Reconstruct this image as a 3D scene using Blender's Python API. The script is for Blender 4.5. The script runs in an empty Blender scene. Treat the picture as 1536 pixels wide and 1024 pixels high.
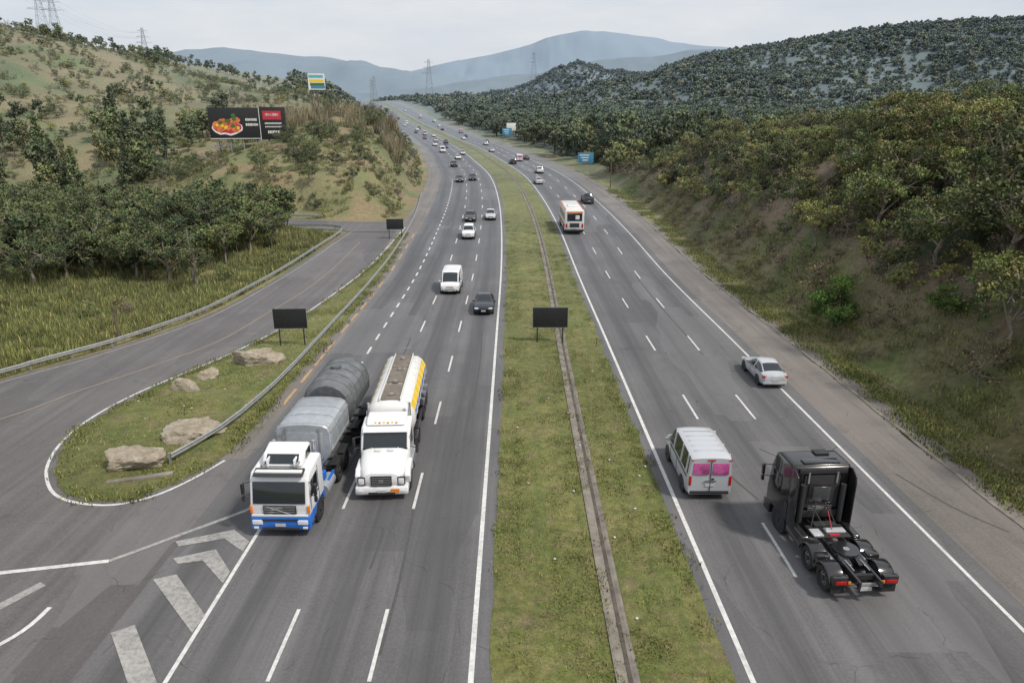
import bpy, bmesh, math, random
import numpy as np
from mathutils import Vector, Matrix
from mathutils import noise as mn
random.seed(7); rng=np.random.default_rng(7)
S=bpy.context.scene
COL=bpy.context.collection
# ------------------------------------------------------------------ materials
def new_mat(name):
    m=bpy.data.materials.new(name); m.use_nodes=True
    nt=m.node_tree; nt.nodes.clear()
    out=nt.nodes.new('ShaderNodeOutputMaterial'); p=nt.nodes.new('ShaderNodeBsdfPrincipled')
    nt.links.new(p.outputs[0],out.inputs[0])
    return m,nt,p
def N(nt,t,**k):
    n=nt.nodes.new('ShaderNode'+t)
    for a,b in k.items(): setattr(n,a,b)
    return n
def sock(nt,inp,v):
    if isinstance(v,bpy.types.NodeSocket): nt.links.new(v,inp)
    else:
        if isinstance(v,(tuple,list)) and len(v)==3 and inp.type=='RGBA': v=(*v,1)
        inp.default_value=v
def mixc(nt,f,a,b,mode='MIX'):
    n=N(nt,'Mix',data_type='RGBA',blend_type=mode)
    sock(nt,n.inputs[0],f); sock(nt,n.inputs[6],a); sock(nt,n.inputs[7],b)
    return n.outputs[2]
def mth(nt,op,a,b=0.0,c=0.0):
    n=N(nt,'Math',operation=op)
    sock(nt,n.inputs[0],a); sock(nt,n.inputs[1],b); sock(nt,n.inputs[2],c)
    return n.outputs[0]
def noise(nt,vec,scale,detail=4,rough=.6):
    n=N(nt,'TexNoise'); n.inputs['Scale'].default_value=scale; n.inputs['Detail'].default_value=detail
    n.inputs['Roughness'].default_value=rough
    if vec is not None: nt.links.new(vec,n.inputs['Vector'])
    return n.outputs[0]
def rng_map(nt,v,a,b,c=0.0,d=1.0):
    n=N(nt,'MapRange'); sock(nt,n.inputs[0],v)
    for i,x in enumerate((a,b,c,d)): n.inputs[i+1].default_value=x
    return n.outputs[0]
HAZE_PAINT=(0.26,0.33,0.415)  # bluish aerial haze, painted into surface colours instead of real air
def paint_haze(nt,col):  # mixes the painted haze into base colour, stronger with world Y
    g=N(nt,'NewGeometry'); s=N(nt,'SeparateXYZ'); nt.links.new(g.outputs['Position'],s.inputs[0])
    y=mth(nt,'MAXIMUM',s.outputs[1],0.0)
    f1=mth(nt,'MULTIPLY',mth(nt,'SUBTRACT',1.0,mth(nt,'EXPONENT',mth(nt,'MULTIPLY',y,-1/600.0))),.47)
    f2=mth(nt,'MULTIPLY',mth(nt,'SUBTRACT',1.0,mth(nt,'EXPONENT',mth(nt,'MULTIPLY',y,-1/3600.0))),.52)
    return mixc(nt,mth(nt,'ADD',f1,f2),col,HAZE_PAINT)
def simple(name,col,rough=.5,metal=0.0,var=.12,scale=3.0,coat=0.0,spec=.5,dirt=0.0):
    m,nt,p=new_mat(name)
    tc=N(nt,'TexCoord')
    n=noise(nt,tc.outputs['Object'],scale,5,.65)
    c=mixc(nt,rng_map(nt,n,.3,.7),tuple(x*(1-var) for x in col),tuple(min(1,x*(1+var)) for x in col))
    if dirt>0:
        s=N(nt,'SeparateXYZ'); nt.links.new(tc.outputs['Object'],s.inputs[0])
        low=rng_map(nt,s.outputs[2],0.2,1.3,1.0,0.15)
        d=mth(nt,'MULTIPLY',mth(nt,'MULTIPLY',low,rng_map(nt,n,.35,.65)),dirt)
        c=mixc(nt,d,c,(0.16,0.13,0.10))
    nt.links.new(c,p.inputs['Base Color'])
    p.inputs['Roughness'].default_value=rough; p.inputs['Metallic'].default_value=metal
    p.inputs['Coat Weight'].default_value=coat; p.inputs['Specular IOR Level'].default_value=spec
    return m
M={}
M['white']=simple('white_paint',(.76,.77,.78),.35,coat=.3,dirt=.45,var=.03)
M['white2']=simple('tank_white',(.72,.72,.70),.4,coat=.2,dirt=.35,var=.08,scale=1.5)
M['black']=simple('black_paint',(.014,.014,.016),.2,coat=.7,dirt=.15)
M['dkgrey']=simple('dark_grey_plastic',(.03,.031,.034),.6)
M['chassis']=simple('chassis_steel',(.035,.034,.033),.6,.3,var=.4)
M['rubber']=simple('tyre_rubber',(.022,.021,.021),.85,var=.25)
M['rim']=simple('wheel_rim',(.35,.35,.36),.35,.7)
M['glass']=simple('window_glass',(.014,.02,.024),.06,spec=.8)
M['blue']=simple('blue_paint',(.012,.15,.58),.35,coat=.3,dirt=.2)
M['silver']=simple('silver_paint',(.54,.56,.59),.3,.2,coat=.3,dirt=.3,var=.04)
M['silverbody']=simple('galvanised_body',(.40,.43,.46),.42,.3,var=.18,dirt=.3)
M['tarp']=simple('grey_tarp',(.14,.15,.16),.7,var=.35,scale=1.6)
M['tarpside']=simple('grey_hopper',(.13,.14,.15),.5,.2,var=.3)
M['greycar']=simple('graphite_paint',(.07,.075,.08),.3,.3,coat=.4,dirt=.2)
M['darkcar']=simple('dark_paint',(.016,.02,.026),.25,coat=.5)
M['redcar']=simple('red_paint',(.3,.02,.015),.3,coat=.4)
M['bluecar']=simple('blue_car_paint',(.03,.08,.2),.3,coat=.4)
M['lamp']=simple('headlamp_lens',(.7,.72,.75),.1,var=.03)
M['red']=simple('tail_lamp_lens',(.42,.012,.01),.2)
M['orange']=simple('orange_marker',(.8,.22,.02),.4)
M['yellow']=simple('yellow_stripe',(.82,.55,.03),.4)
M['plate']=simple('number_plate',(.5,.5,.5),.5)
M['pink']=simple('pink_window_film',(.42,.09,.25),.12,var=.6,scale=2)
M['walk']=simple('tank_walkway',(.17,.145,.12),.8,var=.3)
M['chrome']=simple('chrome',(.6,.6,.62),.15,.9)
M['steel']=simple('galvanised_steel',(.33,.34,.34),.5,.4,var=.2)
M['pylon']=simple('tower_steel_hazed',(.24,.27,.31),.7,0,var=.1)  # steel lightened and blued, distance haze painted into its colour
M['conc']=simple('stained_concrete',(.19,.17,.145),.9,var=.45,scale=1.3)
M['concdk']=simple('gutter_silt',(.085,.072,.058),.9,var=.5,scale=1.1)
M['wood']=simple('weathered_wood',(.13,.10,.075),.9,var=.3)
M['signblk']=simple('black_sign_panel',(.014,.015,.017),.55,var=.5,scale=9)
M['signblue']=simple('blue_sign_panel',(.05,.22,.38),.5)
M['lettering']=simple('sign_lettering',(.72,.72,.69),.6)
M['food']=simple('poster_orange',(.62,.17,.06),.6,var=.6,scale=1.2)
M['foodgreen']=simple('poster_green',(.06,.14,.03),.6)
M['posterred']=simple('poster_red',(.5,.03,.05),.6)
M['postercyan']=simple('poster_cyan',(.1,.4,.5),.6)
M['skid']=simple('rubber_skid_mark',(.075,.073,.074),.8,var=.3,scale=8)
M['litter']=simple('pale_litter',(.5,.5,.48),.8)
def rock_mat():
    m,nt,p=new_mat('granite_boulder'); tc=N(nt,'TexCoord')
    a=noise(nt,tc.outputs['Object'],1.8,8,.7); b=noise(nt,tc.outputs['Object'],9,8,.75)
    c=mixc(nt,rng_map(nt,a,.35,.65),(.28,.235,.17),(.50,.44,.35))
    c=mixc(nt,rng_map(nt,b,.48,.7,0,.7),c,(.15,.125,.10))
    nt.links.new(c,p.inputs[0]); p.inputs['Roughness'].default_value=.9
    bm=N(nt,'Bump'); bm.inputs[0].default_value=.9; bm.inputs[1].default_value=.12
    nt.links.new(b,bm.inputs['Height']); nt.links.new(bm.outputs[0],p.inputs['Normal'])
    return m
M['rock']=rock_mat()
def asphalt(name,base,kind,l0=0.0,lw=3.15):
    m,nt,p=new_mat(name)
    uv=N(nt,'UVMap'); s=N(nt,'SeparateXYZ'); nt.links.new(uv.outputs[0],s.inputs[0])
    tc=N(nt,'TexCoord'); ob=tc.outputs['Object']
    fine=noise(nt,ob,9,5,.75); big=noise(nt,ob,.13,4,.6); mid=noise(nt,ob,1.1,5,.65)
    mp=N(nt,'Mapping'); mp.inputs['Scale'].default_value=(1.6,.03,1); nt.links.new(uv.outputs[0],mp.inputs[0])
    streak=noise(nt,mp.outputs[0],1.0,5,.7)
    c=mixc(nt,rng_map(nt,big,.32,.68),tuple(x*.74 for x in base),tuple(x*1.22 for x in base))
    c=mixc(nt,rng_map(nt,mid,.3,.75,0,.35),c,tuple(x*1.4 for x in base))
    c=mixc(nt,rng_map(nt,streak,.40,.68,0,.62),c,tuple(x*.5 for x in base))
    c=mixc(nt,rng_map(nt,fine,.45,.8,0,.4),c,tuple(x*1.9 for x in base))
    if kind=='lane':
        ph=mth(nt,'MULTIPLY',mth(nt,'SUBTRACT',s.outputs[0],l0),2*math.pi/lw)
        oil=mth(nt,'MULTIPLY',mth(nt,'ADD',mth(nt,'MULTIPLY',mth(nt,'COSINE',ph),-1.0),1.0),.5)
        oil=mth(nt,'POWER',oil,1.5)
        oil=mth(nt,'MULTIPLY',oil,rng_map(nt,streak,.25,.65,.25,.78))
        c=mixc(nt,oil,c,tuple(x*.48 for x in base))
    mp2=N(nt,'Mapping'); mp2.inputs['Scale'].default_value=(.30,.07,1); nt.links.new(uv.outputs[0],mp2.inputs[0])
    v=N(nt,'TexVoronoi',feature='F1',distance='CHEBYCHEV'); v.inputs['Scale'].default_value=1.0; nt.links.new(mp2.outputs[0],v.inputs[0])
    vs=N(nt,'SeparateColor'); nt.links.new(v.outputs['Color'],vs.inputs[0])
    c=mixc(nt,rng_map(nt,vs.outputs[0],.76,.80,0,.32),c,tuple(x*.5 for x in base))
    c=mixc(nt,rng_map(nt,vs.outputs[1],.84,.86,0,.3),c,tuple(x*1.5 for x in base))
    n5=noise(nt,ob,.55,6,.72); c=mixc(nt,rng_map(nt,n5,.56,.70,0,.55 if kind=='plain' else .3),c,tuple(x*.48 for x in base))
    n2=noise(nt,ob,.9,4,.6); add=N(nt,'VectorMath',operation='ADD'); nt.links.new(ob,add.inputs[0])
    nn=N(nt,'TexNoise'); nn.inputs['Scale'].default_value=.7; nt.links.new(ob,nn.inputs[0])
    nt.links.new(nn.outputs[1],add.inputs[1])
    vc=N(nt,'TexVoronoi',feature='DISTANCE_TO_EDGE'); vc.inputs['Scale'].default_value=.22; nt.links.new(add.outputs[0],vc.inputs[0])
    cr=mth(nt,'MULTIPLY',rng_map(nt,vc.outputs[0],.0,.006,.6,0),rng_map(nt,n2,.45,.6))
    c=mixc(nt,cr,c,(.03,.029,.028))
    nt.links.new(paint_haze(nt,c),p.inputs[0]); p.inputs['Roughness'].default_value=.8
    p.inputs['Specular IOR Level'].default_value=.35
    bm=N(nt,'Bump'); bm.inputs[0].default_value=.35; bm.inputs[1].default_value=.02
    nt.links.new(fine,bm.inputs['Height']); nt.links.new(bm.outputs[0],p.inputs['Normal'])
    return m
M['asL']=asphalt('asphalt_lanes',(.128,.124,.126),'lane',0.0,3.15)
M['asR']=asphalt('asphalt_lanes_outer',(.128,.124,.126),'lane',8.75,3.34)
M['asS']=asphalt('asphalt_shoulder',(.178,.158,.142),'plain')
M['asRamp']=asphalt('asphalt_ramp',(.126,.116,.114),'plain')
def paint(name,col,wear=.45):
    m,nt,p=new_mat(name); tc=N(nt,'TexCoord')
    a=noise(nt,tc.outputs['Object'],5,6,.75); b=noise(nt,tc.outputs['Object'],.7,3,.6)
    w=mth(nt,'ADD',rng_map(nt,a,.42,.72,0,wear),rng_map(nt,b,.4,.8,0,wear*.5))
    c=mixc(nt,w,col,(.15,.145,.14)); nt.links.new(paint_haze(nt,c),p.inputs[0]); p.inputs['Roughness'].default_value=.7
    return m
M['pw']=paint('road_paint_white',(.68,.68,.66),.5)
M['pwf']=paint('road_paint_worn',(.38,.37,.35),.9)
M['py']=paint('road_paint_yellow',(.55,.34,.12),.9)
M['pyf']=paint('road_paint_yellow_faded',(.26,.20,.13),.9)
def ground_mat(name,attr,dryness=0.0):
    m,nt,p=new_mat(name); tc=N(nt,'TexCoord'); ob=tc.outputs['Object']
    if attr:
        a=N(nt,'Attribute'); a.attribute_name='col'; base=a.outputs['Color']
    else:
        n0=noise(nt,ob,.22,5,.65); n1=noise(nt,ob,1.1,6,.7); n6=noise(nt,ob,.4,5,.7)
        base=mixc(nt,rng_map(nt,n0,.35,.65),(.132,.158,.042),(.205,.20,.07))
        base=mixc(nt,rng_map(nt,n1,.48-dryness*.15,.70-dryness*.1,0,.8),base,(.26,.21,.11))
        base=mixc(nt,rng_map(nt,n6,.56-dryness*.12,.66-dryness*.1,0,.6),base,(.20,.15,.10))
        mp=N(nt,'Mapping'); mp.inputs['Scale'].default_value=(1.2,.12,1); nt.links.new(ob,mp.inputs[0])
        n3=noise(nt,mp.outputs[0],1.0,4,.6)
        base=mixc(nt,rng_map(nt,n3,.5,.72,0,.5),base,(.09,.13,.035))
    f=noise(nt,ob,16,5,.8); g=noise(nt,ob,2.5,5,.7); h=noise(nt,ob,.05,4,.6)
    mul=mth(nt,'MULTIPLY',rng_map(nt,f,.25,.75,.45,1.5),rng_map(nt,g,.3,.7,.65,1.3))
    mul=mth(nt,'MULTIPLY',mul,rng_map(nt,h,.3,.7,.75,1.2))
    vm=N(nt,'VectorMath',operation='SCALE'); nt.links.new(base,vm.inputs[0]); nt.links.new(mul,vm.inputs['Scale'])
    nt.links.new(paint_haze(nt,vm.outputs[0]),p.inputs[0]); p.inputs['Roughness'].default_value=.95
    p.inputs['Specular IOR Level'].default_value=.15
    bm=N(nt,'Bump'); bm.inputs[0].default_value=.7; bm.inputs[1].default_value=.12
    nt.links.new(f,bm.inputs['Height']); nt.links.new(bm.outputs[0],p.inputs['Normal'])
    return m
M['terrain']=ground_mat('terrain_ground',True)
M['grass']=ground_mat('mown_grass',False)
M['grassdry']=ground_mat('verge_dry_grass',False,1.0)
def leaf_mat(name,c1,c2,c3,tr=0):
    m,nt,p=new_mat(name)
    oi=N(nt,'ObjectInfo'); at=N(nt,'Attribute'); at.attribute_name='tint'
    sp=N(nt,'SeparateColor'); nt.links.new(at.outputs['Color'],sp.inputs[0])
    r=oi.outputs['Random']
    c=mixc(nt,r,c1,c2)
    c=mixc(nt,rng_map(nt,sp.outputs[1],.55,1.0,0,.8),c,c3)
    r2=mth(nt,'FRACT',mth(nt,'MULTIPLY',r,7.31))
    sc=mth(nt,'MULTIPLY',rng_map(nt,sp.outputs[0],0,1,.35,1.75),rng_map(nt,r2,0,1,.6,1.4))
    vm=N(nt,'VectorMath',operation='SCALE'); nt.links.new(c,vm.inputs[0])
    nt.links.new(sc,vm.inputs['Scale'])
    c=paint_haze(nt,vm.outputs[0])
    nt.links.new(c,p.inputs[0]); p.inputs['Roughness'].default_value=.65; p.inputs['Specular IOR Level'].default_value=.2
    if tr>0:
        t=N(nt,'BsdfTranslucent'); nt.links.new(c,t.inputs[0])
        mx=N(nt,'MixShader'); mx.inputs[0].default_value=tr
        nt.links.new(p.outputs[0],mx.inputs[1]); nt.links.new(t.outputs[0],mx.inputs[2])
        nt.links.new(mx.outputs[0],nt.nodes['Material Output'].inputs[0])
    return m
M['leafdk']=leaf_mat('foliage_dark',(.054,.080,.026),(.098,.122,.036),(.15,.14,.045))
M['leafol']=leaf_mat('foliage_olive',(.105,.135,.034),(.19,.195,.055),(.235,.175,.07))
M['leafbr']=leaf_mat('foliage_bright',(.085,.165,.03),(.12,.195,.035),(.17,.195,.05),.2)
M['leafdry']=leaf_mat('foliage_dry',(.20,.155,.085),(.29,.23,.125),(.20,.20,.09))
M['leafbrown']=leaf_mat('foliage_brown',(.125,.09,.055),(.18,.135,.08),(.12,.13,.045))
M['blade']=leaf_mat('grass_blades',(.125,.165,.038),(.19,.20,.055),(.30,.24,.115))
M['bark']=simple('bark',(.10,.08,.062),.95,var=.4,scale=5)
M['barkpale']=simple('pale_bark',(.24,.21,.17),.95,var=.35,scale=5)
# ------------------------------------------------------------------ helpers
def link(ob,parent=None):
    COL.objects.link(ob)
    if parent is not None: ob.parent=parent
    return ob
def mesh_np(name,V,F,mats,mi=None,smooth=False,tint=None):
    V=np.asarray(V,dtype=np.float32); F=np.asarray(F,dtype=np.int32)
    me=bpy.data.meshes.new(name); me.vertices.add(len(V)); me.vertices.foreach_set('co',V.ravel())
    k=F.shape[1]; me.loops.add(F.size); me.loops.foreach_set('vertex_index',F.ravel())
    me.polygons.add(len(F)); me.polygons.foreach_set('loop_start',np.arange(0,F.size,k,dtype=np.int32))
    me.polygons.foreach_set('loop_total',np.full(len(F),k,dtype=np.int32))
    for m in mats: me.materials.append(m)
    if mi is not None: me.polygons.foreach_set('material_index',np.asarray(mi,dtype=np.int32))
    me.polygons.foreach_set('use_smooth',np.full(len(F),smooth))
    me.update(calc_edges=True)
    if tint is not None:
        a=me.color_attributes.new('tint','FLOAT_COLOR','POINT')
        a.data.foreach_set('color',np.asarray(tint,dtype=np.float32).ravel())
    me.validate()
    return me
class B:
    def __init__(s): s.v=[];s.f=[];s.m=[];s.mats=[]
    def mi(s,k):
        if k not in s.mats: s.mats.append(k)
        return s.mats.index(k)
    def add(s,vs,fs,k,rot=None,off=(0,0,0)):
        b=len(s.v); o=Vector(off)
        for p in vs:
            p=Vector(p)
            if rot is not None: p=rot@p
            s.v.append(tuple(p+o))
        ks=k if isinstance(k,list) else [k]*len(fs)
        for f,kk in zip(fs,ks):
            s.f.append(tuple(b+i for i in f)); s.m.append(s.mi(kk))
    def bm(s,bm,k,rot=None,off=(0,0,0)):
        bm.verts.ensure_lookup_table(); bm.verts.index_update()
        s.add([v.co.copy() for v in bm.verts],[[v.index for v in f.verts] for f in bm.faces],k,rot,off); bm.free()
    def box(s,c,d,k,bev=.0,rot=None,tx=1,ty=1):
        bm=bmesh.new(); bmesh.ops.create_cube(bm,size=1)
        for v in bm.verts:
            t=(tx,ty) if v.co.z>0 else (1,1)
            v.co=Vector((v.co.x*d[0]*t[0],v.co.y*d[1]*t[1],v.co.z*d[2]))
        if bev>0: bmesh.ops.bevel(bm,geom=list(bm.edges),offset=min(bev,min(d)*.45),segments=2,profile=.6,affect='EDGES')
        s.bm(bm,k,rot,c)
    def prism(s,pts,x0,x1,k,bev=0.0,inset=0.0):
        bm=bmesh.new(); a=[bm.verts.new((x0,p[0],p[1])) for p in pts]; b=[bm.verts.new((x1,p[0],p[1])) for p in pts]
        n=len(pts); bm.faces.new(a); bm.faces.new(b[::-1])
        for i in range(n): bm.faces.new((a[i],b[i],b[(i+1)%n],a[(i+1)%n]))
        bmesh.ops.recalc_face_normals(bm,faces=bm.faces)
        if bev>0: bmesh.ops.bevel(bm,geom=list(bm.edges),offset=bev,segments=3,profile=.6,affect='EDGES')
        s.bm(bm,k)
    def cyl(s,c,r,L,k,axis='x',seg=20,r2=None):
        r2=r if r2 is None else r2; vs=[];fs=[]
        for j,(h,rr) in enumerate(((-L/2,r),(L/2,r2))):
            for i in range(seg):
                a=2*math.pi*i/seg; p=(rr*math.cos(a),rr*math.sin(a),h)
                if axis=='x': p=(p[2],p[0],p[1])
                elif axis=='y': p=(p[0],p[2],p[1])
                vs.append(p)
        for i in range(seg): fs.append((i,(i+1)%seg,seg+(i+1)%seg,seg+i))
        fs.append(tuple(range(seg))[::-1]); fs.append(tuple(range(seg,2*seg)))
        s.add(vs,fs,k,off=c)
    def tube(s,p,q,r,k,r2=None,seg=6):
        p=Vector(p);q=Vector(q); r2=r if r2 is None else r2
        d=(q-p); L=d.length
        if L<1e-5: return
        rot=d.to_track_quat('Z','Y').to_matrix(); vs=[];fs=[]
        for h,rr in ((0,r),(L,r2)):
            for i in range(seg):
                a=2*math.pi*i/seg; vs.append(rot@Vector((rr*math.cos(a),rr*math.sin(a),h))+p)
        for i in range(seg): fs.append((i,(i+1)%seg,seg+(i+1)%seg,seg+i))
        fs.append(tuple(range(seg))[::-1]); fs.append(tuple(range(seg,2*seg)))
        s.add(vs,fs,k)
    def rings(s,rings,k,cap=True,capk=None):
        n=len(rings[0]); vs=[p for r in rings for p in r]; fs=[];ks=[]
        for i in range(len(rings)-1):
            for j in range(n):
                fs.append((i*n+j,i*n+(j+1)%n,(i+1)*n+(j+1)%n,(i+1)*n+j))
                ks.append(k(i,j) if callable(k) else k)
        if cap:
            kk=capk or (k(0,0) if callable(k) else k)
            fs.append(tuple(range(n))[::-1]); ks.append(kk); fs.append(tuple((len(rings)-1)*n+j for j in range(n))); ks.append(kk)
        s.add(vs,fs,ks)
    def wheel(s,x,y,r,w,side,rim='rim'):
        prof=[(-w/2,r*.62),(-w/2,r*.93),(-w*.38,r),(w*.38,r),(w/2,r*.93),(w/2,r*.62),(w*.30,r*.56)]
        seg=24; R=[]
        for px,pr in prof:
            R.append([(x+side*px,y+pr*math.cos(2*math.pi*i/seg),r+pr*math.sin(2*math.pi*i/seg)) for i in range(seg)])
        s.rings(R,'rubber')
        s.cyl((x+side*(w*.30+.012),y,r),r*.55,.02,rim,'x',18)
        s.cyl((x+side*(w*.30+.05),y,r),r*.2,.08,'dkgrey','x',10)
        for i in range(6):
            a=i*math.pi/3; s.cyl((x+side*(w*.30+.026),y+r*.38*math.cos(a),r+r*.38*math.sin(a)),r*.09,.012,'chassis','x',8)
    def mesh(s,name,ang=38):
        me=bpy.data.meshes.new(name); me.from_pydata(s.v,[],s.f)
        for k in s.mats: me.materials.append(M[k])
        me.polygons.foreach_set('material_index',s.m)
        bm=bmesh.new(); bm.from_mesh(me); bmesh.ops.recalc_face_normals(bm,faces=bm.faces); bm.to_mesh(me); bm.free()
        me.polygons.foreach_set('use_smooth',[True]*len(me.polygons))
        me.set_sharp_from_angle(angle=math.radians(ang)); me.update()
        return me
    def obj(s,name,loc=(0,0,0),rz=0,ang=38,parent=None,pitch=0):
        o=bpy.data.objects.new(name,s.mesh(name+'_mesh',ang)); o.location=loc; o.rotation_euler=(pitch,0,rz)
        return link(o,parent)
# ------------------------------------------------------------------ alignment of the motorway
def interp_smooth(xs,ys):
    xs=np.array(xs,float); ys=np.array(ys,float); h=np.diff(xs); dl=np.diff(ys)/h
    m=np.zeros(len(xs)); m[0]=dl[0]; m[-1]=dl[-1]
    for i in range(1,len(xs)-1):
        m[i]=0 if dl[i-1]*dl[i]<0 else (dl[i-1]*h[i]+dl[i]*h[i-1])/(h[i]+h[i-1])
    def f(x):
        x=np.asarray(x,float); xx=np.clip(x,xs[0],xs[-1]); i=np.clip(np.searchsorted(xs,xx,side='right')-1,0,len(xs)-2)
        t=(xx-xs[i])/h[i]; hh=h[i]
        r=(2*t**3-3*t**2+1)*ys[i]+(t**3-2*t**2+t)*hh*m[i]+(-2*t**3+3*t**2)*ys[i+1]+(t**3-t**2)*hh*m[i+1]
        return r+np.where(x>xs[-1],(x-xs[-1])*m[-1],0)+np.where(x<xs[0],(x-xs[0])*m[0],0)
    return f
A_=interp_smooth([-40,17,57,80,99,132,182,217,260,365,521,781,900],[-1.3,-1.28,-1.25,-1.27,-1.5,-2.5,-6.1,-10.8,-17.5,-38,-74,-145,-180])
Z0=interp_smooth([-60,50,78,99,130,182,217,260,365,521,781,900,1500],[0,0,0.02,.87,1.9,3.5,4.3,5.6,8.7,15.6,35,40,40])
Z_=lambda y: Z0(np.minimum(y,1400))
def slope(t): return (A_(t+.5)-A_(t-.5))
def frame(t,d):
    m=slope(t); n=np.sqrt(1+m*m)
    return A_(t)+d/n, t-d*m/n
def lat(x,y):
    m=slope(y); return (x-A_(y))/np.sqrt(1+m*m)
def sst(a,b,x): 
    t=np.clip((x-a)/(b-a),0,1); return t*t*(3-2*t)
def vnoise(x,y,seed=0):
    xi=np.floor(x);yi=np.floor(y);xf=x-xi;yf=y-yi
    def h(a,b): 
        v=np.sin(a*127.1+b*311.7+seed*74.7)*43758.5453; return v-np.floor(v)
    u=xf*xf*(3-2*xf);v=yf*yf*(3-2*yf)
    return (h(xi,yi)*(1-u)+h(xi+1,yi)*u)*(1-v)+(h(xi,yi+1)*(1-u)+h(xi+1,yi+1)*u)*v
def fbm(x,y,o=4,seed=0):
    r=0;a=.5
    for i in range(o): r=r+a*vnoise(x,y,seed+i);x=x*2.03;y=y*2.03;a*=.5
    return r/(1-.5**o)
XL_=interp_smooth([-40,0,20,30,42.5,47,54,59.4,69,79,91,101],[-75,-58,-48,-42,-34.6,-32,-28.9,-27.4,-26.6,-26,-25.2,-24.6])
def leftedge(y): 
    main=A_(y)-15.6
    return np.where(y<101,XL_(y),np.where(y<110,-24.6+0*y,main)) 
def ramp_branch(x,y):
    c=106+ (np.maximum(-24-x,0))*.16
    return (np.abs(y-c)<5.2)&(x<-15)&(x>-75)
def ridge(x,y,y0,ys,a,e,amp,sc,seed):
    zc=np.interp(x/y0,a,e)*y0+16.5
    r=sst(ys,y0,y); n=fbm(x/sc,y/sc,5,seed)-.5
    return zc*r+amp*n*np.minimum(r*3,1)*(1-.6*sst(.8,1.0,r))
def H(x,y):
    x=np.asarray(x,float);y=np.asarray(y,float)
    zr=Z_(y); d=lat(x,y); n1=fbm(x/9,y/9,4,3)-.5; n2=fbm(x/35,y/35,4,5)-.5
    Hr=np.interp(y,[-40,50,62,87,113,135,165,200,260],[17.5,18.5,19.5,17,11.5,6.5,2.2,.6,.3])
    b=np.clip((d-26.6),0,None)
    bank=Hr*(1-np.exp(-b*.95/np.maximum(Hr,.3)*1.35))*1.05*(.55+.45*sst(0,5,b))
    bank=bank+np.minimum(b*.15,1.6)*(n1*4.2)+np.minimum(b*.05,1)*n2*4.5
    right=zr+np.where(d>26.6,bank,0)
    bl=np.clip(leftedge(y)-x-1.0,0,None)
    hill=12*np.exp(-.5*(((x+39)/19)**2+((y-165)/37)**2))
    hill=hill+6*np.exp(-.5*(((x+70)/30)**2+((y-230)/60)**2))
    e=sst(0,9,bl); marsh=-1.2*sst(1,12,bl)*(1-sst(80,110,y))
    left=zr+hill*e+marsh+e*n1*2.6+sst(5,40,bl)*n2*5
    z=np.where(d>0,right,left)
    side=np.where(d>0,sst(28,70,d),sst(4,45,bl)); side=np.maximum(side,sst(930,1050,y))
    rl=ridge(x,y,270,85,[-1.6,-.9,-.68,-.60,-.53,-.485,-.44,-.385,-.33,-.27,-.23,-.19,-.12],[.14,.13,.119,.098,.082,.070,.055,.045,.036,.032,.016,.0,-.03],13,45,11)
    rl=np.where((d<0)&(y<1000),rl,-99)
    r1=ridge(x,y,850,450,[-.02,.04,.08,.15,.21,.26,.30,.39,.49,.58,.70,1.2,2],[-.02,.0,.018,.036,.056,.074,.087,.099,.109,.114,.128,.137,.137],75,150,21)
    r1b=ridge(x,y,1250,900,[-.12,-.05,.02,.06,.09,.13,.18,.25,.4],[.01,.03,.048,.066,.072,.060,.058,.07,.05],70,160,27)
    r2=ridge(x,y,1700,1250,[-1,-.3,-.2,-.11,-.03,.03,.07,.12,.2,.26,.35,.7],[.02,.03,.042,.05,.060,.064,.072,.080,.088,.092,.085,.05],90,240,31)
    r3=ridge(x,y,2600,1800,[-1.5,-.6,-.49,-.43,-.38,-.32,-.25,-.2,-.15,-.06,.1],[.06,.06,.082,.097,.096,.087,.078,.073,.062,.052,.03],150,330,41)
    r4=ridge(x,y,5500,4200,[-.5,-.2,-.15,-.06,.011,.046,.10,.155,.21,.28,.36,.6],[.03,.045,.058,.078,.095,.106,.113,.110,.104,.10,.085,.06],260,700,51)
    rr=np.maximum(np.maximum(np.maximum(rl,r1),r1b),np.maximum(r2,np.maximum(r3,r4)))
    zz=np.maximum(z,rr)
    z=z+(zz-z)*side
    br=ramp_branch(x,y)
    cy=np.abs(y-(106+np.maximum(-24-x,0)*.16))
    k=sst(5.5,12,cy); inb=(x<-15)&(x>-80)&(d<0)
    z=np.where(inb,zr+(z-zr)*k,z)
    inside=(d<24.2)&(x>leftedge(y)+.3)&(y<1000)
    z=np.where(inside|(br),zr-.07-np.clip(y-100,0,800)*.0012,z)
    return z
Hs=lambda x,y: float(H(np.array([x]),np.array([y]))[0])
def axis(a,b,st,lo,hi,g):
    m=list(np.arange(a,b+.01,st)); s=st;x=b;up=[]
    while x<hi: s*=g;x+=s;up.append(x)
    s=st;x=a;dn=[]
    while x>lo: s*=g;x-=s;dn.append(x)
    return np.array(dn[::-1]+m+up)
xs=axis(-70,62,1.25,-5000,5000,1.035); ys=axis(-20,190,1.25,-300,8000,1.014)
X,Y=np.meshgrid(xs,ys); Zt=H(X,Y)
nx,ny=len(xs),len(ys)
idx=np.arange(nx*ny).reshape(ny,nx)
F=np.stack([idx[:-1,:-1],idx[:-1,1:],idx[1:,1:],idx[1:,:-1]],-1).reshape(-1,4)
me=mesh_np('terrain_mesh',np.stack([X,Y,Zt],-1).reshape(-1,3),F,[M['terrain']],smooth=True)
D=lat(X,Y); BL=leftedge(Y)-X
f1=fbm(X/14,Y/14,5,77); f2=fbm(X/4,Y/4,4,78)
def cc(*c): return np.array(c)[None,None,:]
g_=sst(.35,.65,f1)[...,None]
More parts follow.
